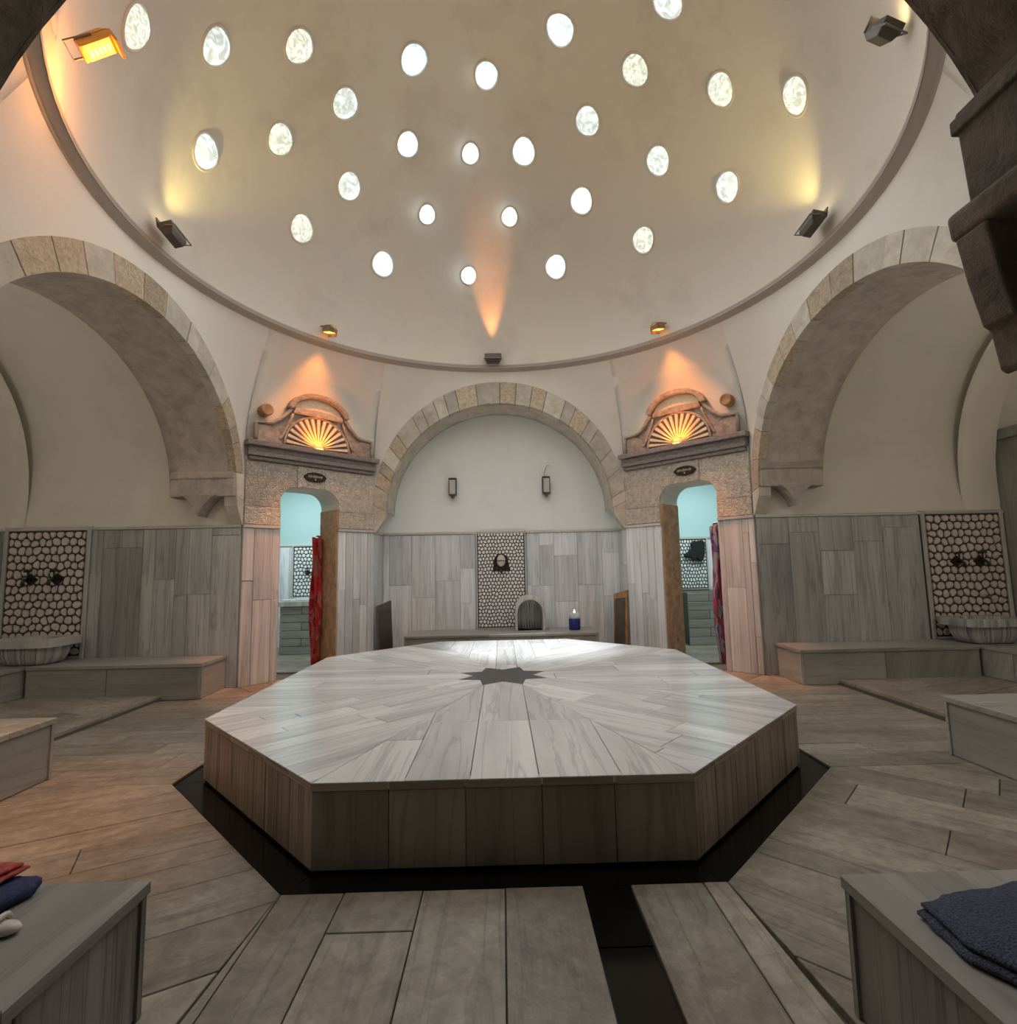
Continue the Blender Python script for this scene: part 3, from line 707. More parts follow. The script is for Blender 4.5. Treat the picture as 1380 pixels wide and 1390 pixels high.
# back centre, orange beam climbing the dome
P = ringpt(-1.2, 3.38, 4.95); flood(P, (0, .05, 1), (0, 1, 0), (.26, .12, .14), 'dark floodlight at the middle of the ledge, sending an orange beam up the dome', LENS, light=('s', 60, (1, .34, .08), D0+Vector((-.12, 3.2, 1.9)), 38, .9))
P = ringpt(-46.5, 3.34, 4.99); flood(P, (-.5, .5, -2.2), (.6, .6, 0), (.24, .11, .10), 'small floodlight with lit amber strip above the left doorway pediment', AMBS, M['wood'], light=('s', 46, (1, .30, .04), (-2.80, 2.62, 3.5), 75, .7))
P = ringpt(45.3, 3.34, 4.99); flood(P, (.5, .5, -2.2), (-.6, .6, 0), (.24, .11, .10), 'small floodlight with lit amber strip above the right doorway pediment', AMBS, M['wood'], light=('s', 46, (1, .30, .04), (2.80, 2.62, 3.5), 75, .7))
P = ringpt(-88.5, 3.33, 4.97); flood(P, (-.25, .12, 1), (-1, 0, 0), (.26, .14, .13), 'dark floodlight above the left side arch, throwing yellow light up the dome', LENSY, light=('s', 34, (1, .80, .26), D0+Vector((-2.5, .75, 2.4)), 88, 1))
P = ringpt(89, 3.33, 4.99); flood(P, (.25, .12, 1), (1, 0, 0), (.26, .14, .13), 'dark floodlight above the right side arch, throwing yellow light up the dome', LENSY, light=('s', 34, (1, .78, .24), D0+Vector((2.5, .75, 2.4)), 88, 1))
P = ringpt(-122, 3.26, 5.18); flood(P, (.55, .15, -.75), (0, 0, 1), (.13, .24, .09), 'amber floodlight with glowing coil at the left end of the ledge', AMB, AMBHOUS, True, light=('s', 260, (1, .36, .07), (-3.05, -2.05, 0), 40, 1))
P = ringpt(119.5, 3.32, 5.34); flood(P, (.3, -.55, .8), (.2, .3, 1), (.16, .22, .10), 'large dark floodlight on a pale bracket at the right end of the ledge', LENSY, light=('s', 10, (1, .75, .45), D0+Vector((2.3, -1.8, 2.0)), 90, .9))
# the two amber doorway lamps also graze the near jambs and the floor at their feet
for s_ in (-1, 1):
    l = bpy.data.lights.new('floodlight_beam', 'SPOT'); l.energy = 330; l.color = (1, .33, .10); l.spot_size = math.radians(26); l.spot_blend = 1; l.shadow_soft_size = .03
    lo = bpy.data.objects.new('floodlight_beam', l); C.objects.link(lo); lo.location = ringpt(s_*46, 3.22, 4.88)
    lo.rotation_euler = (Vector((s_*3.25, 2.0, .1))-lo.location).to_track_quat('-Z', 'Y').to_euler()
# orange spill of that lamp on the left spandrel
l = bpy.data.lights.new('floodlight_spill', 'POINT'); l.energy = 9; l.color = (1, .34, .06); l.shadow_soft_size = .04
lo = bpy.data.objects.new('floodlight_spill', l); C.objects.link(lo); lo.location = ringpt(-119, 3.2, 4.95)

# ------------------------------------------------------------------ floor
SCY = .2193
def octp(t=0):
    a, b, e1, e2 = 2.186+t, 2.621+t, .963+t*.41, 1.371+t*.41
    P = [(-e1, -b), (e1, -b), (a, -e2), (a, e2), (e1, b), (-e1, b), (-a, e2), (-a, -e2)]
    return [(x, y+SCY) for x, y in P]
Q = octp(.17)
fl = MB(); fl.bx(-7.6, 7.6, -8.3, 4.4, -.10, -.032); fl.bx(-7.4, 7.4, 4.4, 6.3, -.10, -.032)
FL = fl.build('floor', M['joint'], kind='structure'); FL['label'] = 'floor of worn striped grey marble planks laid round the platform'
def pave(poly, d, widths=(.22, .42), cuts=(1.0, 2.2), fr=None, mat=None, parent=None, t=.03, seed=None, gap=.0025):
    for p in strips(poly, d, widths, cuts, seed=seed):
        slab('marble_plank', p, fr or XY(-.03), t+random.uniform(-.002, .001), mat or M['floor'], parent or FL, d, gap, .003, back=0)
q0, q1, qr, qrb, qb1, qb0, qlb, ql = Q
pave([(q0[0]-.0, -4.6), (.36, -4.6), (.36, q0[1]), (q0[0], q0[1])], (0, 1), [-.36, -.0+.0, .38, .74, q0[0]*-1+.001], (1.2, 2.5), seed=3)
pave([(.58, -4.6), (1.16, -4.6), (q1[0], q1[1]), (.58, q1[1])], (0, 1), [-1.2, -.92, -.58], None)
pave([(-1.16, -4.6), (q0[0], -4.6), (q0[0], q0[1])], (0, 1), (.3, .4), None)
pave([q0, (-1.10, -3.4), (-2.05, -3.4), (-3.49, -2.2), (-3.49, ql[1]), ql], (.87, .48), (.20, .42), (1.0, 1.9), seed=12)
pave([q1, (1.12, -3.4), (2.05, -3.4), (3.49, -2.2), (3.49, qr[1]), qr], (-.72, .69), (.18, .40), (1.0, 1.9), seed=5)
pave([ql, (-4.08, ql[1]), (-4.08, qlb[1]), qlb], (1, .02), (.22, .36), (.8, 1.8), seed=6)
pave([qr, (4.05, qr[1]), (4.05, qrb[1]), qrb], (1, -.02), (.22, .36), (.8, 1.8), seed=7)
pave([qlb, (-3.49, qlb[1]), (-3.49, 2.0), (-2.08, 3.49), (qb0[0], 3.49), qb0], (.7, -.7), (.22, .36), (.8, 1.6), seed=8)
pave([qrb, (3.49, qrb[1]), (3.49, 2.0), (2.08, 3.49), (qb1[0], 3.49), qb1], (.7, .7), (.22, .36), (.8, 1.6), seed=9)
pave([(-2.06, 3.49), (2.06, 3.49), (2.06, 4.15), (-2.06, 4.15)], (0, 1), (.3, .4), None)
pave([(qb0[0], qb0[1]), (qb1[0], qb1[1]), (qb1[0], 3.49), (qb0[0], 3.49)], (0, 1), (.3, .4), None)
for s in (-1, 1):
    pave([(s*3.49, -2.19), (s*4.07, -2.19), (s*4.07, -1.2), (s*3.49, -1.2)], (1, 0), (.3, .4), None)
    pave([(s*3.49, 1.66), (s*4.07, 1.66), (s*4.07, 1.99), (s*3.49, 1.99)], (1, 0), (.3, .4), None)
    # low step of the side bay
    e = 4.07
    st = MB(); st.bx(min(s*e, s*7.38), max(s*e, s*7.38), -2.19, 1.99, -.03, .028); st.build('bay_step', M['joint'], FL)
    pave([(s*e, -2.19), (s*(e+.30), -2.19), (s*(e+.30), 1.99), (s*e, 1.99)], (0, 1), [-9, 9], (1.2, 1.9), XY(.028), t=.03)
    pave([(s*(e+.30), -2.19), (s*7.3, -2.19), (s*7.3, 1.99), (s*(e+.30), 1.99)], (s*.75, .35), (.35, .6), (.9, 1.6), XY(.028), t=.03)
# black border round the platform and the drain channel
B_ = octp(-.02)
for k in range(8):
    a, b, c, d = B_[k], B_[(k+1) % 8], Q[(k+1) % 8], Q[k]
    n = 2 if k != 0 else 3
    for i in range(n):
        l0, l1 = i/n, (i+1)/n; mixp = lambda p, q, t: (p[0]+(q[0]-p[0])*t, p[1]+(q[1]-p[1])*t)
        slab('border_slab', [mixp(d, c, l0), mixp(d, c, l1), mixp(a, b, l1), mixp(a, b, l0)], XY(-.03), .014, M['black'], FL, (1, 0), .001, .001)
for y0, y1 in ((-2.57, -2.95), (-2.955, -3.4), (-3.405, -4.0), (-4.005, -4.6)):
    slab('channel_slab', rect(.36, .58, y1, y0), XY(-.03), .012, M['black'], FL, (0, 1), .001, .001)

# ------------------------------------------------------------------ the heated platform in the middle
HG = .42
T = octp(0)
PL = thing('marble_platform', (0, SCY, 0), 'large eight-sided marble platform with a dark star inlay in the middle of the room', 'platform')
core = MB(); core.prism(octp(-.045), XY(0), 0, HG-.035); core.build('core', M['joint'], PL)
ctr = (0, SCY)
def star_pts():
    out = []
    for k in range(16):
        a = math.radians(-112.5+22.5*k); rr = .47 if k % 2 == 0 else .30
        out.append((ctr[0]+rr*math.cos(a), ctr[1]+rr*math.sin(a)))
    return out
S_ = star_pts()
DIRS = {7: (.62, .55)}
for k in range(8):
    tip0, inn, tip1 = S_[2*k], S_[2*k+1], S_[(2*k+2) % 16]
    poly = [inn, tip0, T[k], T[(k+1) % 8], tip1]
    ex, ey = T[(k+1) % 8][0]-T[k][0], T[(k+1) % 8][1]-T[k][1]; d = (-ey, ex)
    if k == 0:
        # front sector: planks towards the viewer, one cross joint at half depth
        ws = [-1.0, -.50, -.17, .18, .60, 1.0]
        ps = []
        for a, b in zip(ws[:-1], ws[1:]):
            st = clip(clip(poly, (1, 0), b), (-1, 0), -a)
            yc = -1.38 if a > -.9 and b < .9 else -1.75+.2*(a > 0)
            for pc in (clip(st, (0, 1), yc), clip(st, (0, -1), -yc)):
                if len(pc) >= 3 and area(pc) > .002: ps.append(pc)
    else:
        wr = {7: (.11, .24), 1: (.16, .34)}.get(k, (.2, .36))
        ps = strips(poly, d, wr, (.5, 1.3) if k in (1, 7) else (.8, 1.5), seed=40+k)
    for p in ps:
        slab('top_slab', p, XY(HG-.035), .035+random.uniform(-.0012, .0006), M['top'], PL, d, .0022, .002)
st = MB(); st.prism(inset(S_, .003), XY(HG-.035), 0, .033); st.build('star_inlay', M['star'], PL)
# edge band below the top and the facing slabs
for k in range(8):
    a, b = Vector((*T[k], 0)), Vector((*T[(k+1) % 8], 0)); L_ = (b-a).length; U = (b-a)/L_; Nn = U.cross(Vector((0, 0, 1)))
    fr = (a-Nn*.045, U, Vector((0, 0, 1)), Nn)
    n = {0: 5, 1: 6, 7: 6}.get(k, 5); mt = M['face'] if k == 0 else M['faceside']
    rnd = random.Random(k+3); e = [0]+[L_*(i+rnd.uniform(-.12, .12))/n for i in range(1, n)]+[L_]
    if k == 0: e = [0, L_*.20, L_*.40, L_*.60, L_*.79, L_]
    for x0, x1 in zip(e[:-1], e[1:]):
        slab('facing_slab', rect(x0, x1, .0, HG-.045), fr, .036+rnd.uniform(-.001, .002), mt, PL, (0, 1), .0015, .003)
        slab('edge_slab', rect(x0, x1, HG-.045, HG-.001), fr, .043, mt, PL, (1, 0), .001, .004)

# ------------------------------------------------------------------ benches
def bench(foot, h, label, faces, grain=(1, 0), seed=0, z0=0.0, group=None, matf=None, fw=1.05):
    """foot: convex polygon (ccw). faces: indices of edges that get facing slabs"""
    cx = sum(p[0] for p in foot)/len(foot); cy = sum(p[1] for p in foot)/len(foot)
    t = thing('marble_bench', (cx, cy, z0), label, 'bench', group)
    rnd = random.Random(seed)
    q = MB(); q.prism(inset(foot, .032), XY(z0), 0, h-z0-.04); q.build('bench_core', M['joint'], t)
    for p in strips(foot, grain, (.28, .5), (.9, 1.5), seed=seed):
        slab('seat_slab', p, XY(h-.04), .04, M['bench'], t, grain, .0015, .004)
    n = len(foot)
    for k in faces:
        a, b = Vector((*foot[k], 0)), Vector((*foot[(k+1) % n], 0)); L_ = (b-a).length; U = (b-a)/L_; Nn = U.cross(Vector((0, 0, 1)))
        fr = (a-Nn*.04+Vector((0, 0, 0)), U, Vector((0, 0, 1)), Nn)
        m_ = max(1, round(L_/fw)); e = [L_*(i/m_)+(rnd.uniform(-.12, .12) if 0 < i < m_ else 0) for i in range(m_+1)]
        for x0, x1 in zip(e[:-1], e[1:]):
            slab('facing_slab', rect(x0+.002, x1-.002, z0+.002, h-.042), fr, .026, matf or M['bench'], t, (0, 1) if fw < 1 else (1, rnd.choice((0, 0, 3))), .001, .003)
    return t
H = HG
zs = .06
bench([(-5.68, 1.34), (-3.60, 1.34), (-3.62, 1.97), (-5.68, 1.97)], H, 'low marble bench along the far wall of the left bay', [0, 1], seed=1)
bench([(-7.36, -.95), (-5.70, -.95), (-5.70, 1.97), (-7.36, 1.97)], H+.0, 'marble bench at the deep end of the left bay under the mosaic panel', [0, 1], (0, 1), seed=2, z0=zs)
bench([(-5.6, -2.17), (-3.33, -2.17), (-3.33, -1.05), (-5.6, -1.05)], H+.012, 'marble bench block beside the left edge, on the near side of the left bay', [1, 2], seed=3)
bench([(3.62, 1.34), (5.83, 1.34), (5.83, 1.97), (3.64, 1.97)], H, 'low marble bench along the far wall of the right bay', [0, 3], seed=4)
bench([(5.85, -.95), (7.36, -.95), (7.36, 1.97), (5.85, 1.97)], H+.0, 'marble bench at the deep end of the right bay in front of the mosaic panel', [3, 0], (0, 1), seed=5, z0=zs)
bench([(3.38, -2.17), (5.6, -2.17), (5.6, -1.02), (3.38, -1.02)], H+.012, 'marble bench block beside the right edge, on the near side of the right bay', [2, 3], seed=6)
bench([(-2.03, -6.5), (-1.22, -6.5), (-1.22, -3.22), (-2.03, -3.22)], H, 'marble bench in the bottom left corner with folded clothes on it', [1, 2], (0, 1), seed=7, fw=.45, matf=M['benchside'])
bench([(1.13, -6.5), (1.85, -6.5), (1.85, -3.30), (1.13, -3.30)], H, 'marble bench in the bottom right corner with a blue towel on it', [2, 3], (0, 1), seed=8, fw=.6, matf=M['benchside'])
bench([(-1.55, 3.30), (1.52, 3.30), (1.52, 4.13), (-1.55, 4.13)], H+.03, 'white marble bench against the back wall behind the platform', [0, 1, 3], seed=9)

# ------------------------------------------------------------------ mosaic panels
def voro(W_, H_, nx, ny, seed, mn=.0):
    rnd = random.Random(seed); pts = []
    for j in range(ny):
        for i in range(nx):
            x = (i+.5+(.25 if j % 2 else -.25)+rnd.uniform(-.22, .22))*W_/nx; y = (j+.5+rnd.uniform(-.22, .22))*H_/ny
            pts.append((x, y))
    pts = [p for p in pts if 0 < p[0] < W_ and 0 < p[1] < H_]
    A = np.array(pts); out = []
    for i, p in enumerate(pts):
        dd = np.hypot(*(A-A[i]).T); idx = np.argsort(dd)[1:14]; poly = rect(0, W_, 0, H_)
        for j in idx:
            q = pts[j]; n = (q[0]-p[0], q[1]-p[1]); c = (q[0]**2+q[1]**2-p[0]**2-p[1]**2)/2
            poly = clip(poly, n, c)
            if len(poly) < 3: break
        if len(poly) >= 3: out.append(poly)
    return out
def chaikin(p):
    out = []
    for i in range(len(p)):
        a, b = p[i], p[(i+1) % len(p)]
        out += [(a[0]*.72+b[0]*.28, a[1]*.72+b[1]*.28), (a[0]*.28+b[0]*.72, a[1]*.28+b[1]*.72)]
    return out
def mosaic(fr, W_, H_, nx, ny, label, seed, joined=False, border=.05, gap=.011, mats=None, group=None, tap=True):
    """fr origin: lower left corner on the wall"""
    o, U, V, N = fr; t = thing('mosaic_panel', o+U*W_/2, label, 'panel', group); pm = mats or M['pebble']
    q = MB(); q.prism(rect(.0, W_, 0, H_), fr, 0, .028); q.build('backing', M['grout'], t)
    for nm, rc, g in (('frame_stile', rect(0, border, 0, H_), (0, 1)), ('frame_stile', rect(W_-border, W_, 0, H_), (0, 1)), ('frame_rail', rect(border, W_-border, H_-border, H_), (1, 0)), ('frame_rail', rect(border, W_-border, 0, border*.6), (1, 0))):
        slab(nm, rc, fr, .055, M['frame'], t, g, .0005, .006)
    w2, h2 = W_-2*border-.02, H_-1.6*border-.02; o2 = o+U*(border+.01)+V*(border*.6+.01)
    mb = MB(); fr2 = (o2, U, V, N)
    for p in voro(w2, h2, nx, ny, seed):
        p = inset(p, gap)
        if area(p) < 2e-4 or area(p) > .05: continue
        p = chaikin(p)
        q = inset(p, gap*.35); n = len(p)
        vs = [o2+U*a+V*b+N*.02 for a, b in p]+[o2+U*a+V*b+N*.038 for a, b in p]+[o2+U*a+V*b+N*.046 for a, b in q]
        fs = [[i, (i+1) % n, n+(i+1) % n, n+i] for i in range(n)]+[[n+i, n+(i+1) % n, 2*n+(i+1) % n, 2*n+i] for i in range(n)]+[list(range(2*n, 3*n))]
        if joined: mb.add(vs, fs)
        else: mesh('pebble', vs, fs, pm, t)
    if joined: mb.build('pebbles', pm, t, kind='stuff')
    return t
def tap(fr, a, b, label, s=1.0, group=None):
    """wall tap: diamond rosette, spout and cross handle"""
    o, U, V, N = fr; P = o+U*a+V*b; t = thing('wall_tap', P+N*.05, label, 'tap', group)
    q = MB(); q.prism([(a-.085*s, b), (a, b-.075*s), (a+.085*s, b), (a, b+.075*s)], fr, .046, .062); bevel(q.build('rosette', M['bronze'], t), .004)
    q = MB(); q.tube([P+N*.055, P+N*.13*s, P+N*.16*s-V*.02*s, P+N*.165*s-V*.07*s], [.018*s, .018*s, .016*s, .018*s], 10); q.build('spout', M['bronze'], t, True)
    q = MB(); q.tube([P+N*.09*s, P+N*.10*s+V*.10*s], .010*s, 8); q.tube([P+N*.10*s+V*.10*s-U*.045*s, P+N*.10*s+V*.11*s+U*.045*s], [.014*s, .014*s], 8); q.build('handle', M['bronze'], t, True)
def side_panel(x0, x1, lab, seed):
    fr = (Vector((x0, SY+SA, H+.002)), Vector((1, 0, 0)), Vector((0, 0, 1)), Vector((0, -1, 0)))
    mosaic(fr, x1-x0, 2.15-H, 10, 16, lab, seed)
    return fr
fL = side_panel(-6.62, -5.48, 'framed cream pebble mosaic panel on the far wall of the left bay', 3)
fR = side_panel(5.76, 6.90, 'framed cream pebble mosaic panel on the far wall of the right bay', 5)
for f_, side, xa in ((fL, 'left', (.40, .74)), (fR, 'right', (.42, .74))):
    for a, w_ in zip(xa, ('left', 'right')):
        tap(f_, a, 1.03, f'dark diamond-shaped wall tap, {w_} one of two on the {side} bay mosaic', 1.1, f'taps on the {side} mosaic')
frb = (Vector((-.44, YBB, H+.032)), Vector((1, 0, 0)), Vector((0, 0, 1)), Vector((0, -1, 0)))
mosaic(frb, .88, 2.14-H-.03, 14, 27, 'tall framed mosaic panel of small cream pebbles on the middle of the back wall', 8, joined=True, border=.025, gap=.007, mats=plain('white_pebble', (.86, .84, .81), .4, noise=.1, scale=25))
# arched tap plate on the back panel
t = thing('tap_plate', (-.0, YBB-.05, 1.60), 'dark arched metal tap plate with a pale oval on the back wall mosaic', 'tap')
frp = (Vector((-.0, YBB, 1.44)), Vector((1, 0, 0)), Vector((0, 0, 1)), Vector((0, -1, 0)))
def archpoly(w_, h_, n=12, flare=0):
    return [(-w_/2-flare, 0), (w_/2+flare, 0)]+[(w_/2*math.cos(PI*i/n), h_-w_/2+w_/2*math.sin(PI*i/n)) for i in range(n+1)]
q = MB(); q.prism(archpoly(.25, .30, flare=.025), frp, .046, .075); bevel(q.build('plate', M['bronze'], t), .008)
q = MB(); q.lathe((0, YBB-.075, 1.62), [(.105, 0), (.10, .015), (.07, .03), (.01, .036)], 24, (0, -1, 0), (.72, 1)); q.build('pale_oval', M['pebble'], t, True)
q = MB(); q.tube([(-.07, YBB-.11, 1.615), (.0, YBB-.116, 1.622), (.07, YBB-.11, 1.612)], .008, 6); q.tube([(0, YBB-.07, 1.46), (0, YBB-.15, 1.45), (0, YBB-.16, 1.40)], .018, 8); q.build('spout', M['bronze'], t, True)

# ------------------------------------------------------------------ wash basins
def basin(c, w_, lab, rect_rim=True, sq=.72):
    x, y, z = c; t = thing('wash_basin', c, lab, 'basin', 'marble wash basins of the side bays')
    b = MB(); prof = [(w_*.30, 0), (w_*.36, .03), (w_*.41, .12), (w_*.42, .22), (w_*.42, .23)]
    n = 28
    for (rr, zz) in prof:
        for k in range(n):
            a = 2*PI*k/n; ca, sa = math.cos(a), math.sin(a); e = .6
            b.v.append((x+rr*math.copysign(abs(ca)**e, ca), y+rr*sq*math.copysign(abs(sa)**e, sa), z+zz))
    for i in range(len(prof)-1):
        for k in range(n): b.f.append([i*n+k, i*n+(k+1) % n, (i+1)*n+(k+1) % n, (i+1)*n+k])
    b.f.append(list(range(n))[::-1])
    o = b.build('bowl', M['basin'], t, True)
    uv = o.data.uv_layers.new(name='UVMap')
    for lp in o.data.loops:
        v = o.data.vertices[lp.vertex_index].co; uv.data[lp.index].uv = (v.z*1.0, math.atan2(v.y, v.x)*.35)
    # rim: slab with rounded square opening
    m_ = MB(); n = 28
    def sqr(rx, ry, e): 
        return [(x+rx*math.copysign(abs(math.cos(2*PI*k/n))**e, math.cos(2*PI*k/n)), y+ry*math.copysign(abs(math.sin(2*PI*k/n))**e, math.sin(2*PI*k/n))) for k in range(n)]
    O_ = sqr(w_/2, w_/2*sq, .35); I_ = sqr(w_*.36, w_*.36*sq, .7)
    for ring, zz in ((O_, .22), (O_, .31), (I_, .31), (I_, .24), (sqr(w_*.2, w_*.2*sq, .8), .10)):
        for p in ring: m_.v.append((p[0], p[1], z+zz))
    for i in range(4):
        for k in range(n): m_.f.append([i*n+k, i*n+(k+1) % n, (i+1)*n+(k+1) % n, (i+1)*n+k])
    m_.f.append([4*n+k for k in range(n)]); m_.f.append([k for k in range(n)][::-1])
    o = m_.build('rim', M['basin'] if 'right' in lab else M['frame'], t)
    uv = o.data.uv_layers.new(name='UVMap')
    for lp in o.data.loops:
        v = o.data.vertices[lp.vertex_index].co; uv.data[lp.index].uv = (v.y+v.z, v.x*(1 if 'right' in lab else .6))
    return t
basin((-5.83, 1.62, H), .84, 'striped marble wash basin with pale rim standing under the left bay mosaic')
basin((6.16, 1.62, H), .84, 'striped marble wash basin with banded rim standing under the right bay mosaic')
# hooded marble niche on the back bench
t = thing('hooded_basin', (.47, 3.98, H+.03), 'arched marble hood with a dark streaked hollow standing on the back bench', 'basin')
frh = (Vector((.47, 4.10, H+.03)), Vector((1, 0, 0)), Vector((0, 0, 1)), Vector((0, -1, 0)))
def hood(w_o, h_o, w_i, h_i):
    o_ = archpoly(w_o, h_o, 16); i_ = archpoly(w_i, h_i, 16)
    n = len(o_); vs = []; fs = []
    for dpt in (0, .30):
        for P_ in (o_, i_):
            for a, b in P_: vs.append(frh[0]+Vector((a, -dpt, b)))
    A, B, Cc, Dd = 0, n, 2*n, 3*n
    for i in range(n):
        j = (i+1) % n
        fs += [[A+i, A+j, Cc+j, Cc+i], [B+j, B+i, Dd+i, Dd+j], [Cc+i, Cc+j, Dd+j, Dd+i], [A+j, A+i, B+i, B+j]]
    return vs, fs
vs, fs = hood(.50, .58, .42, .50); q = MB(); q.add(vs, fs); bevel(q.build('hood', M['frame'], t, uv=True), .008)
q = MB(); q.prism(archpoly(.43, .50, 16), frh, .0, .05); q.build('hollow', M['basin'], t, uv=True)
for i in range(9):      # fluted ribs inside the hollow
    a = -.18+.045*i; hh = .28+math.sqrt(max(0, .2**2-a*a))*.75
    q = MB(); q.tube([frh[0]+Vector((a, -.055, .02)), frh[0]+Vector((a, -.07, hh*.5)), frh[0]+Vector((a, -.055, hh))], [.016, .013, .006], 6); q.build('flute', M['cladshade'], t, True, uv=True)
# blue glass jar
t = thing('candle_jar', (1.20, 3.72, H+.03), 'deep blue glass jar with clear rim and small flame on the back bench', 'jar')
bl = plain('deep_blue_glass', (.02, .02, .16), .12); cg = plain('clear_glass', (.75, .78, .76), .08); cg.node_tree.nodes['Principled BSDF'].inputs['Alpha'].default_value = .35
q = MB(); q.lathe((1.20, 3.72, H+.03), [(.088, 0), (.095, .01), (.098, .18), (.09, .185)], 24); q.build('blue_body', bl, t, True)
q = MB(); q.lathe((1.20, 3.72, H+.215), [(.095, 0), (.094, .10), (.088, .102), (.086, .004)], 24); q.build('clear_rim', cg, t, True)
q = MB(); q.lathe((1.20, 3.72, H+.30), [(.004, 0), (.014, .02), (.010, .04), (.002, .06)], 10); q.build('flame', plain('flame', (1, .9, .6), .5, emit=(1, .9, .6), es=5), t, True)
# leaning boards in the corners of the back bay
def board(name, P, U, w_, h_, mat, lab, tilt):
    t = thing(name, P, lab, 'board'); U = Vector((U[0], U[1], 0)).normalized(); N = Vector((U.y, -U.x, 0))
    if N.y > 0: N = -N
    V = (Vector((0, 0, 1))-N*tilt).normalized(); fr = (Vector(P), U, V, N)
    q = MB(); q.prism([(0, .0), (w_, .0), (w_, h_+.07), (0, h_-.0)], fr, 0, .03); bevel(q.build('board_face', mat, t, uv=True), .004)
    q = MB(); q.prism([(w_*.12, .06), (w_*.88, .06), (w_*.88, h_-.05), (w_*.12, h_-.08)], fr, .03, .036); q.build('inner_panel', M['wooddk'] if mat is M['wood'] else M['dark'], t, uv=True)
board('leaning_board', (-1.98, 3.40, 0), (.30, .72), .40, .92, M['wooddk'], 'dark grey board leaning in the left corner of the back bay', .05)
board('leaning_board', (1.88, 3.86, 0), (.30, -.66), .36, 1.02, M['wood'], 'brown wooden board leaning in the right corner of the back bay', .05)
# wall lanterns
def lantern(x, lab):
    t = thing('wall_lantern', (x, YBB-.1, 2.93), lab, 'lantern', 'glass lanterns above the back wall cladding')
    y = YBB-.10; z = 2.93
    q = MB(); q.bx(x-.05, x+.05, YBB-.03, YBB, z-.10, z+.10); q.build('back_plate', BRK, t)
    q = MB(); q.bx(x-.055, x+.055, y-.055, y+.055, z-.13, z+.12); q.build('glass_box', M['glassdk'], t)
    q = MB()
    for i in (-1, 1):
        for j in (-1, 1): q.bx(x+i*.06-.007, x+i*.06+.007, y+j*.06-.007, y+j*.06+.007, z-.15, z+.15)
    for zz in (-.145, .145): q.bx(x-.068, x+.068, y-.068, y+.068, z+zz-.008, z+zz+.008)
    q.build('frame', M['dark'], t)
    q = MB(); q.lathe((x, y, z-.21), [(.008, 0), (.03, .02), (.045, .05)], 12); q.build('finial', BRK, t, True)
for s_ in (-1, 1):      # unseen fill lamps, added to brighten the side bays from their near walls
    t = thing('wall_lantern', (s_*5.4, SY-SA+.1, 2.9), ('left' if s_ < 0 else 'right')+' bay fill lamp added on the near side wall, outside the view', 'lantern')
    q = MB(); q.bx(s_*5.4-.05, s_*5.4+.05, SY-SA, SY-SA+.03, 2.8, 3.0); q.build('back_plate', BRK, t)
    q = MB(); q.lathe((s_*5.4, SY-SA+.10, 2.82), [(.03, 0), (.06, .05), (.06, .12), (.02, .18)], 16); q.build('glass_globe', LENSY, t, True)
    l = bpy.data.lights.new('added_bay_fill', 'POINT'); l.energy = BAYW; l.color = (1, .93, .82); l.shadow_soft_size = .08
    lo = bpy.data.objects.new('added_bay_fill', l); C.objects.link(lo); lo.location = (s_*5.4, SY-SA+.35, 2.9)
lantern(-.83, 'small glass wall lantern in a dark frame, left of the two on the back wall')
lantern(.82, 'small glass wall lantern in a dark frame, right of the two on the back wall')
t = thing('loose_wire', (.84, YBB-.01, 3.1), 'thin wire curling up the wall above the right lantern', 'wire')
q = MB(); q.tube([(.82, YBB-.012, 3.06), (.80, YBB-.012, 3.16), (.83, YBB-.014, 3.26), (.86, YBB-.014, 3.31), (.90, YBB-.012, 3.30)], .004, 6); q.build('wire', M['archin'], t, True)

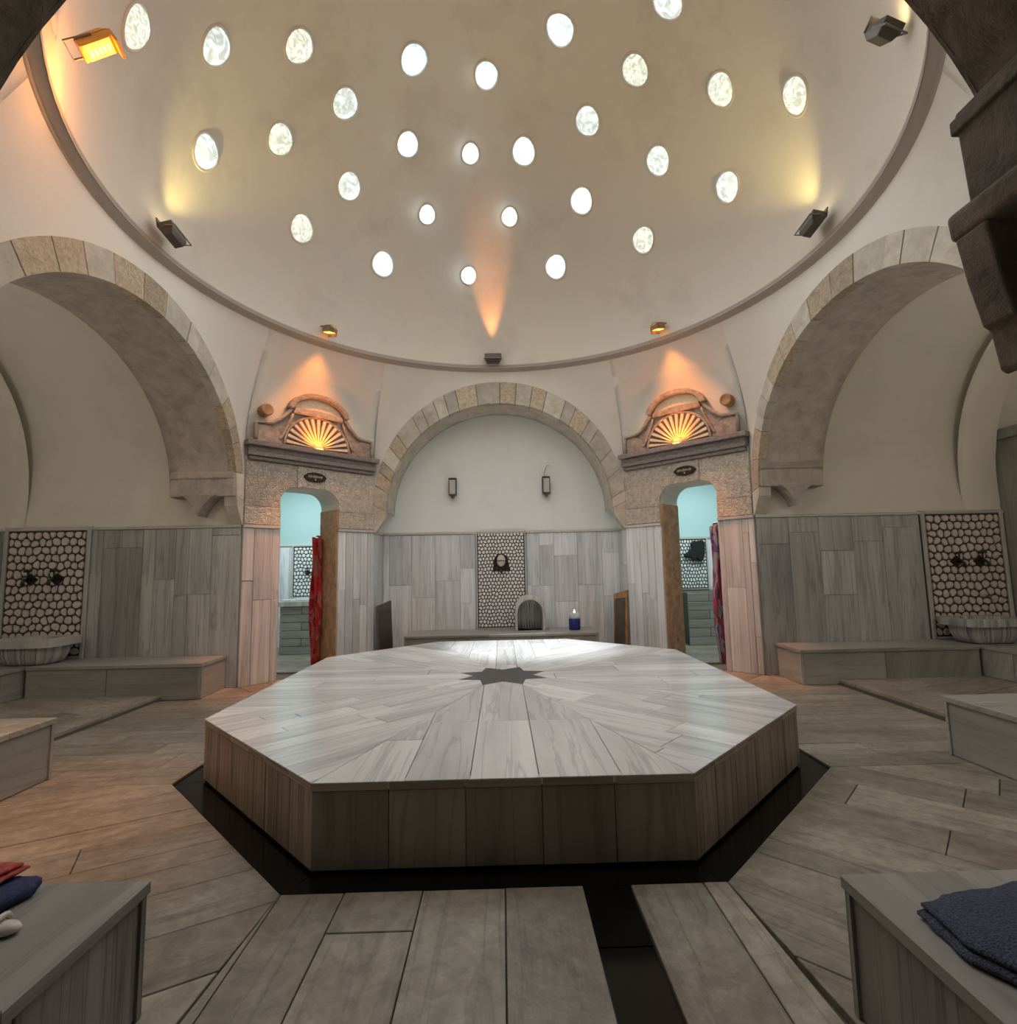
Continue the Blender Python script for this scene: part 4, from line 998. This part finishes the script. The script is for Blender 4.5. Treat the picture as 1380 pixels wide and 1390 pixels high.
# ------------------------------------------------------------------ pediments over the doors
def pediment(D, s, side):
    o, fr, L = D; O, U, V, N = fr
    # cornice: stacked mouldings
    t = thing('door_cornice', O+V*3.04, f'dark stone cornice across the {side} doorway', 'cornice')
    for z0, z1, pj_, e in ((3.045, 3.10, .07, .0), (3.10, 3.165, .105, .02), (3.165, 3.235, .085, .01), (3.235, 3.31, .15, .05)):
        q = MB(); q.prism(rect(-L/2+.03-e, L/2-.03+e, z0+.001, z1), fr, 0, pj_); bevel(q.build('moulding', M['cornice'], t), .012, 3)
    t = thing('carved_pediment', O+V*3.31+N*.05, f'carved stone pediment with a sunburst fan over the {side} doorway', 'pediment')
    zb = 3.312; c = .0
    out = [(-.92, zb), (.92, zb), (.92, zb+.27), (.74, zb+.28)]
    n = 10
    for i in range(1, n+1): a = i/n; out.append((.74-.30*a, zb+.28+.25*a**1.7))
    for i in range(0, 15): a = math.radians(12+156*i/14); out.append((.46*math.cos(a)/math.cos(math.radians(12)), zb+.50+.32*math.sin(a)))
    for i in range(n, 0, -1): a = i/n; out.append((-.74+.30*a, zb+.28+.25*a**1.7))
    out += [(-.74, zb+.28), (-.92, zb+.27)]
    q = MB(); q.prism(out, fr, -.02, .05); q.build('back_plate', M['pedi'], t)
    # side blocks and scroll mouldings
    for e in (-1, 1):
        q = MB(); q.prism([(e*.56, zb), (e*.90, zb), (e*.90, zb+.24), (e*.74, zb+.25), (e*.60, zb+.16)][::e], fr, .05, .085); bevel(q.build('side_block', M['pedi'], t), .012)
        pts = [O+U*e*.92+V*(zb+.02)+N*.09, O+U*e*.92+V*(zb+.27)+N*.09, O+U*e*.75+V*(zb+.285)+N*.09]
        for i in range(1, 9): a = i/8; pts.append(O+U*e*(.75-.31*a)+V*(zb+.285+.25*a**1.7)+N*.09)
        q = MB(); q.tube(pts, .026, 8); q.build('scroll_moulding', M['pedi'], t, True)
        pts = [O+U*e*(.60-.20*i/8)+V*(zb+.06+.42*(i/8)**1.3)+N*.075 for i in range(9)]
        q = MB(); q.tube(pts, .02, 8); q.build('scroll_moulding', M['pedi'], t, True)
    arc = [(.50*math.cos(math.radians(8+164*i/16)), zb+.51+.34*math.sin(math.radians(8+164*i/16))) for i in range(17)]
    inn = [(a*.84, zb+.51+(b-zb-.51)*.78) for a, b in arc]
    q = MB(); q.prism(arc+inn[::-1], fr, .03, .15); bevel(q.build('crown_arc', M['pedi'], t), .014, 3)
    # band below the lunette and the lunette field
    q = MB(); q.prism([(-.40, zb+.50), (.40, zb+.50), (.38, zb+.57), (0, zb+.60), (-.38, zb+.57)], fr, .05, .11); bevel(q.build('lunette_band', M['pedi'], t), .01)
    q = MB(); q.prism([(-.36, zb+.58), (0, zb+.605), (.36, zb+.58)]+[(a*.8, zb+.53+(b-zb-.51)*.72) for a, b in arc[1:-1]], fr, .05, .065); bevel(q.build('lunette_field', M['fan'], t), .006)
    # fan
    Rf = .50; half = [(Rf*math.cos(PI*i/20), zb+.015+Rf*.93*math.sin(PI*i/20)) for i in range(21)]
    q = MB(); q.prism(half, fr, .05, .056); q.build('fan_recess', M['fanback'], t)
    q = MB(); rim = [(1.06*a, zb+.015+(b-zb-.015)*1.06) for a, b in half]; q.prism(rim+half[::-1], fr, .05, .085); bevel(q.build('fan_rim', M['pedi'], t), .008)
    nb = 15
    for i in range(nb):
        a = PI*(i+.5)/nb; da = .052; r0, r1 = .06, .49
        P4 = [(r0*math.cos(a-da*1.2), r0*math.sin(a-da*1.2)), (r1*math.cos(a-da), r1*math.sin(a-da)), (r1*1.01*math.cos(a), r1*1.01*math.sin(a)), (r1*math.cos(a+da), r1*math.sin(a+da)), (r0*math.cos(a+da*1.2), r0*math.sin(a+da*1.2))]
        q = MB(); q.prism([(x, zb+.015+y*.93) for x, y in P4], fr, .055, .085); bevel(q.build('fan_blade', M['fan'], t), .006)
    q = MB(); q.prism([(.08*math.cos(PI*i/10), zb+.01+.08*math.sin(PI*i/10)) for i in range(11)], fr, .055, .10); bevel(q.build('fan_hub', M['fan'], t), .006)
    # amber lamp lying on the cornice at the foot of the fan
    tt = thing('cornice_lamp', O+V*3.312+N*.13, f'small amber uplight lying on the cornice at the foot of the {side} fan', 'lamp')
    q = MB(); q.box(O+V*3.320+N*.128+U*0, (.05, .008, .014), (U, V, N)); bevel(q.build('lamp_body', AMBS, tt), .003)
    for k, du in enumerate((-.16, 0, .16)):
        l = bpy.data.lights.new('fan_lamp', 'SPOT'); l.energy = FANW; l.color = (1, .27, .02); l.spot_size = math.radians(120); l.spot_blend = 1; l.shadow_soft_size = .02
        lo = bpy.data.objects.new('fan_lamp', l); C.objects.link(lo); lo.location = O+V*3.345+N*.20+U*du
        lo.rotation_euler = (O+V*3.75+N*.0-lo.location).to_track_quat('-Z', 'Y').to_euler()
    # round vent disc
    u_, z_ = (-.80, 3.76) if s < 0 else (.80, 3.80)
    t = thing('vent_disc', O+U*u_+V*z_+N*.01, f'round brown disc on the wall beside the {side} pediment', 'disc')
    q = MB(); q.lathe(O+U*u_+V*z_-N*.05, [(.085, 0), (.088, .20), (.075, .215), (.06, .205), (.01, .205)], 24, N); q.build('disc', M['wood'], t, True)
    # oval sign above the opening
    uc = (-.02 if s < 0 else .07); zc = 2.895
    t = thing('oval_sign', O+U*uc+V*zc+N*.04, f'dark oval sign with faint pale writing above the {side} door opening', 'sign')
    el = [(uc+.175*math.cos(2*PI*i/28)*(1+.04*math.cos(6*PI*i/14)), zc+.075*math.sin(2*PI*i/28)) for i in range(28)]
    q = MB(); q.prism(el, fr, .03, .055); bevel(q.build('sign_plate', M['bronze'], t), .006)
    el2 = [(uc+.15*math.cos(2*PI*i/28), zc+.055*math.sin(2*PI*i/28)) for i in range(28)]
    q = MB(); q.prism([(uc+(a-uc), b) for a, b in el2]+[(uc+(a-uc)*.93, zc+(b-zc)*.86) for a, b in el2][::-1], fr, .055, .062); 
    q2 = MB(); rnd = random.Random(5)
    x = uc-.115
    while x < uc+.105:        # unreadable strokes of the small script
        h_ = rnd.uniform(.010, .024)
        q2.tube([O+U*x+V*(zc+.008-h_)+N*.057, O+U*(x+.006)+V*(zc+.008+h_)+N*.057, O+U*(x+.016)+V*(zc+.004)+N*.057], .0032, 5); x += rnd.uniform(.016, .022)
    q2.lathe(O+U*uc+V*(zc-.035)+N*.055, [(.012, 0), (.009, .006)], 10, N)
    q2.build('writing', M['pebble'], t)
FANW = 4.2
pediment(DL, -1, 'left'); pediment(DR, 1, 'right')

# ------------------------------------------------------------------ cells beyond the doorways
def cell(s, side):
    mb = MB(); x0, x1 = (2.32, 6.2); Y1 = 5.75
    def sx(a, b): return (min(s*a, s*b), max(s*a, s*b))
    mb.bx(*sx(x0, x1), Y1, Y1+.15, -.05, 3.4); mb.bx(*sx(x1, x1+.15), 2.2, Y1, -.05, 3.4); mb.bx(*sx(2.30, 2.32), 4.37, Y1, -.05, 3.4)
    mb.prism([(s*2.3, 3.95), (s*4.0, 2.2), (s*(x1+.15), 2.2), (s*(x1+.15), Y1+.15), (s*2.3, Y1+.15)], XY(0), 3.45, 3.6)
    o = mb.build('wall_back_'+side+'_cell', M['teal'], kind='structure'); o['label'] = f'pale turquoise wall of the small room beyond the {side} doorway'
    fr = (Vector((0, Y1, 0)), Vector((1, 0, 0)), Vector((0, 0, 1)), Vector((0, -1, 0)))
    a, b = sx(x0, x1); clad(o, fr, randcols(a, b, 50+s, (.3, .5)), mats=(M['clad'],), zhi=2.05, seed=51, cap=True)
    fx = (Vector((s*x1, 4, 0)), Vector((0, s, 0)), Vector((0, 0, 1)), Vector((-s, 0, 0)))
    clad(o, fr=fx, cols=randcols(-1.7, 1.7, 54+s, (.3, .5)), zhi=2.05, seed=53)
    pave([(a, 3.0), (b, 3.0), (b, Y1), (a, Y1)], (1, 0), (.4, .6), None, t=.03)
    px0, px1 = (-4.26, -3.45) if s < 0 else (3.60, 4.26)
    frm = (Vector((px0, Y1-.022, .98)), Vector((1, 0, 0)), Vector((0, 0, 1)), Vector((0, -1, 0)))
    mosaic(frm, px1-px0, 1.06, 10, 14, f'white pebble mosaic panel seen through the {side} doorway', 60+s, joined=True, border=.03, gap=.009, mats=plain('white_wet_pebble', (.86, .88, .86), .3))
    # masonry block in courses carrying a marble trough
    bx0, bx1 = (-4.08, -3.05) if s < 0 else (3.45, 4.55); y0 = 4.72; tp = .86 if s < 0 else .96
    t = thing('masonry_block', ((bx0+bx1)/2, 5.2, 0), f'block of grey tiled courses seen through the {side} doorway', 'plinth')
    q = MB(); q.bx(bx0+.02, bx1-.02, y0+.02, Y1-.03, 0, tp); q.build('core', M['joint'], t)
    frk = (Vector((0, y0+.02, 0)), Vector((1, 0, 0)), Vector((0, 0, 1)), Vector((0, -1, 0))); n = 6; hz = tp/n
    for j in range(n):
        sp = bx0+(.40 if j % 2 else .62)
        for a_, b_ in ((bx0, sp), (sp, bx1)): slab('course_tile', rect(a_, b_, j*hz, (j+1)*hz), frk, .02, M['bench'], t, (1, 0), .005, .003)
    if s < 0:
        t = thing('wash_trough', ((bx0+bx1)/2, 5.2, tp), 'pale marble trough on top of the tiled block in the left room', 'basin')
        q = MB(); q.bx(bx0-.03, bx1, y0-.03, Y1-.1, tp+.001, tp+.10); bevel(q.build('trough', M['frame'], t, uv=True), .01)
        q = MB(); q.bx(bx0+.02, bx1, y0-.0, Y1-.1, tp+.10, tp+.13); bevel(q.build('lip', M['top'], t, uv=True), .008)
        for i, xx in enumerate((-3.93, -3.66)):
            tap((frm[0], frm[1], frm[2], frm[3]), xx-px0, .50, f'dark wall tap in the left room, ' + ('left' if i == 0 else 'right') + ' of the two', .8, 'taps in the left room')
    else:
        t = thing('hanging_cloth', (3.95, Y1-.1, 1.85), 'black cloth bundle hanging on the mosaic panel in the right room', 'cloth')
        q = MB(); frc = (Vector((3.93, Y1-.075, 1.62)), Vector((1, 0, 0)), Vector((0, 0, 1)), Vector((0, -1, 0)))
        q.prism([(-.20, .05), (-.12, .0), (-.06, .01), (.02, -.07), (.07, -.01), (.13, -.09), (.20, -.03), (.24, .10), (.25, .33), (.17, .37), (.08, .34), (.02, .36), (-.05, .30), (-.03, .20), (-.10, .13)], frc, 0, .09); o_ = q.build('cloth', plain('black_cloth', (.012, .012, .012), .9), t); bevel(o_, .03, 3)
    l = bpy.data.lights.new('cell_light', 'AREA'); l.energy = 32; l.color = (.82, .97, 1) ; l.size = .9
    lo = bpy.data.objects.new('cell_light', l); C.objects.link(lo); lo.location = (s*3.9, 4.3, 3.4)
cell(-1, 'left'); cell(1, 'right')

# ------------------------------------------------------------------ cloths and towels
def stripecloth(name, cols, scale=18):
    mt, nt, b, N, L = mat_base(name); uv = N('ShaderNodeUVMap'); uv.uv_map = 'UVMap'; n = N('ShaderNodeTexNoise'); n.inputs['Scale'].default_value = 1; n.inputs['Detail'].default_value = 2
    mp = N('ShaderNodeMapping'); mp.inputs['Scale'].default_value = (scale, 2.2, 1); L(uv.outputs[0], mp.inputs[0]); L(mp.outputs[0], n.inputs['Vector'])
    rp = N('ShaderNodeValToRGB'); rp.color_ramp.interpolation = 'CONSTANT'; el = rp.color_ramp.elements
    el[0].color = (*cols[0], 1); el[0].position = 0; el[1].color = (*cols[-1], 1); el[1].position = .64
    for i, c in enumerate(cols[1:-1]): e = el.new(.40+.24*i/max(1, len(cols)-2)); e.color = (*c, 1)
    L(n.outputs['Fac'], rp.inputs[0]); L(rp.outputs[0], b.inputs['Base Color']); b.inputs['Roughness'].default_value = .9
    return mt
def hang(P, U, w_, h_, mat, lab, N, seed, taper=(1, 1.3, .9)):
    rnd = random.Random(seed); P, U, N = Vector(P), Vector(U).normalized(), Vector(N).normalized()
    t = thing('hanging_cloth', P, lab, 'cloth'); nx, nz = 26, 30; vs, uv, fs = [], [], []
    for j in range(nz+1):
        v = j/nz; wd = w_*(taper[0]*(1-v)**2+2*taper[1]*v*(1-v)+taper[2]*v*v)
        for i in range(nx+1):
            a = i/nx-.5; dp = .035*math.sin(a*22+2.2*math.sin(v*3+seed))+.02*math.sin(a*9+v*7)
            vs.append(P+U*(a*wd+.012*math.sin(v*9+a*3))+N*(.05+dp)-Vector((0, 0, h_*v+.02*math.sin(a*12)))); uv.append((a*w_, v*h_))
    for j in range(nz):
        for i in range(nx): k = j*(nx+1)+i; fs.append([k, k+1, k+nx+2, k+nx+1])
    o = mesh('cloth', vs, fs, mat, t, uv, True); md = o.modifiers.new('thick', 'SOLIDIFY'); md.thickness = .008
    q = MB(); q.tube([P+Vector((0, 0, .03)), P+Vector((0, 0, .03))+N*.06], .012, 8); q.build('hook', M['bronze'], t)
_, frl, _ = DL; _, frR, _ = DR
RED = stripecloth('red_checked_cloth', [(.26, .015, .015), (.52, .03, .025), (.42, .12, .10), (.36, .02, .02), (.55, .04, .03)])
MUL = stripecloth('purple_grey_red_cloth', [(.10, .06, .12), (.34, .05, .09), (.30, .29, .34), (.16, .09, .2), (.45, .10, .12)])
O, U, V, N = frl
hang(O+U*.345-N*.47+V*2.02, -N*1.0+U*-.25, .17, 1.95, RED, 'red checked cloth hanging from the frame of the left doorway', -U, 3)
O, U, V, N = frR
hang(O+U*.43-N*.16+V*2.05, -N+U*.05, .24, 1.98, MUL, 'purple, grey and red cloth hanging in the right doorway', -U, 5, (.5, 1.2, .8))
# folded navy towel on the bottom right bench
def folded(name, pts, z, h_, mat, lab, layers=2, cat='towel', seed=1, puff=.012):
    """rounded stack of cloth layers over the outline pts"""
    cx = sum(p[0] for p in pts)/len(pts); cy = sum(p[1] for p in pts)/len(pts); t = thing(name, (cx, cy, z), lab, cat); rnd = random.Random(seed)
    for k in range(layers):
        P_ = list(pts); P_ = inset(P_, .012*k+.0)
        P2 = []
        for i in range(len(P_)):
            a, b = P_[i], P_[(i+1) % len(P_)]
            for q in range(6):
                tt = q/6; P2.append((a[0]+(b[0]-a[0])*tt+rnd.uniform(-.004, .004), a[1]+(b[1]-a[1])*tt+rnd.uniform(-.004, .004)))
        n = len(P2); z0 = z+k*h_/layers+.001; z1 = z+(k+1)*h_/layers
        rings = [(0.012, z0), (0, z0+(z1-z0)*.3), (0, z0+(z1-z0)*.7), (.014, z1), (.05, z1+puff*.5), (.12, z1+puff)]
        vs = []; uv = []
        for d_, zz in rings:
            for i in range(n):
                x, y = P2[i]; L_ = math.hypot(x-cx, y-cy); f_ = max(.05, 1-d_/L_); px, py = cx+(x-cx)*f_, cy+(y-cy)*f_
                vs.append((px, py, zz+.003*math.sin(px*40+k)*math.cos(py*31))); uv.append((px, py))
        fs = []
        for j in range(len(rings)-1):
            for i in range(n): fs.append([j*n+i, j*n+(i+1) % n, (j+1)*n+(i+1) % n, (j+1)*n+i])
        vs.append((cx, cy, z1+puff)); uv.append((cx, cy)); 
        for i in range(n): fs.append([(len(rings)-1)*n+i, (len(rings)-1)*n+(i+1) % n, len(vs)-1])
        fs.append(list(range(n))[::-1])
        mesh('folded_layer', vs, fs, mat, t, uv, True)
    return t
TW = plain('navy_terry_cloth', (.085, .095, .155), .95, noise=.45, scale=160, bump=.9)
folded('folded_towel', [(1.215, -3.53), (1.36, -3.475), (1.48, -3.46), (1.80, -3.40), (1.82, -4.2), (1.36, -4.0), (1.20, -3.72)], H, .05, TW, 'navy blue terry towel folded on the bottom right bench', 2, seed=4)
RC = plain('red_cloth', (.42, .07, .06), .85, noise=.3, scale=50, bump=.4); NC = plain('navy_cloth', (.02, .025, .09), .8, noise=.3, scale=50, bump=.4); GC = plain('grey_trim_cloth', (.20, .19, .21), .9, noise=.3, scale=80)
t = folded('folded_cloth', [(-1.67, -3.24), (-1.585, -3.235), (-1.55, -3.30), (-1.60, -3.46), (-1.95, -3.62), (-2.0, -3.26)], H, .04, NC, 'dark navy cloth folded under a red one on the bottom left bench', 1, 'cloth', 2)
q = MB(); q.bx(-.0, .01, -.0, .01, 0, .01)
t = folded('folded_cloth', [(-1.625, -3.235), (-1.64, -3.36), (-1.72, -3.45), (-1.98, -3.55), (-1.98, -3.24)], H+.055, .035, RC, 'brick red cloth folded on top of the navy one on the bottom left bench', 2, 'cloth', 3)
# pale soap-like slippers at the left edge
for P, lab, a in (((-1.51, -3.49), 'small cream slipper at the left edge of the bottom left bench, the far one', .1), ((-1.54, -3.57), 'small cream slipper at the left edge of the bottom left bench, the near one', .5)):
    t = thing('slipper', (*P, H), lab, 'slipper', 'cream slippers on the bench')
    vs = []; fs = []; n = 20; prof = [(.8, 0), (1, .006), (1, .014), (.93, .022), (.5, .03), (.05, .033)]
    for (sc_, zz) in prof:
        for k in range(n):
            b = 2*PI*k/n; xx = .075*math.cos(b)*sc_; yy = (.030+.006*math.cos(b))*math.sin(b)*sc_
            vs.append((P[0]+xx*math.cos(a)-yy*math.sin(a), P[1]+xx*math.sin(a)+yy*math.cos(a), H+.001+zz*1.0+.004*(xx > 0)))
    for j in range(len(prof)-1):
        for k in range(n): fs.append([j*n+k, j*n+(k+1) % n, (j+1)*n+(k+1) % n, (j+1)*n+k])
    fs.append(list(range(n))[::-1]); mesh('sole', vs, fs, M['pebble'], t, None, True)
    q = MB(); st_ = []
    for i in range(9):
        b = PI*i/8; yy = .034*math.cos(b); zz = .028+.022*math.sin(b); xx = .02
        st_.append((P[0]+xx*math.cos(a)-yy*math.sin(a), P[1]+xx*math.sin(a)+yy*math.cos(a), H+zz))
    q.tube(st_, .009, 6); q.build('strap', M['pebble'], t, True)
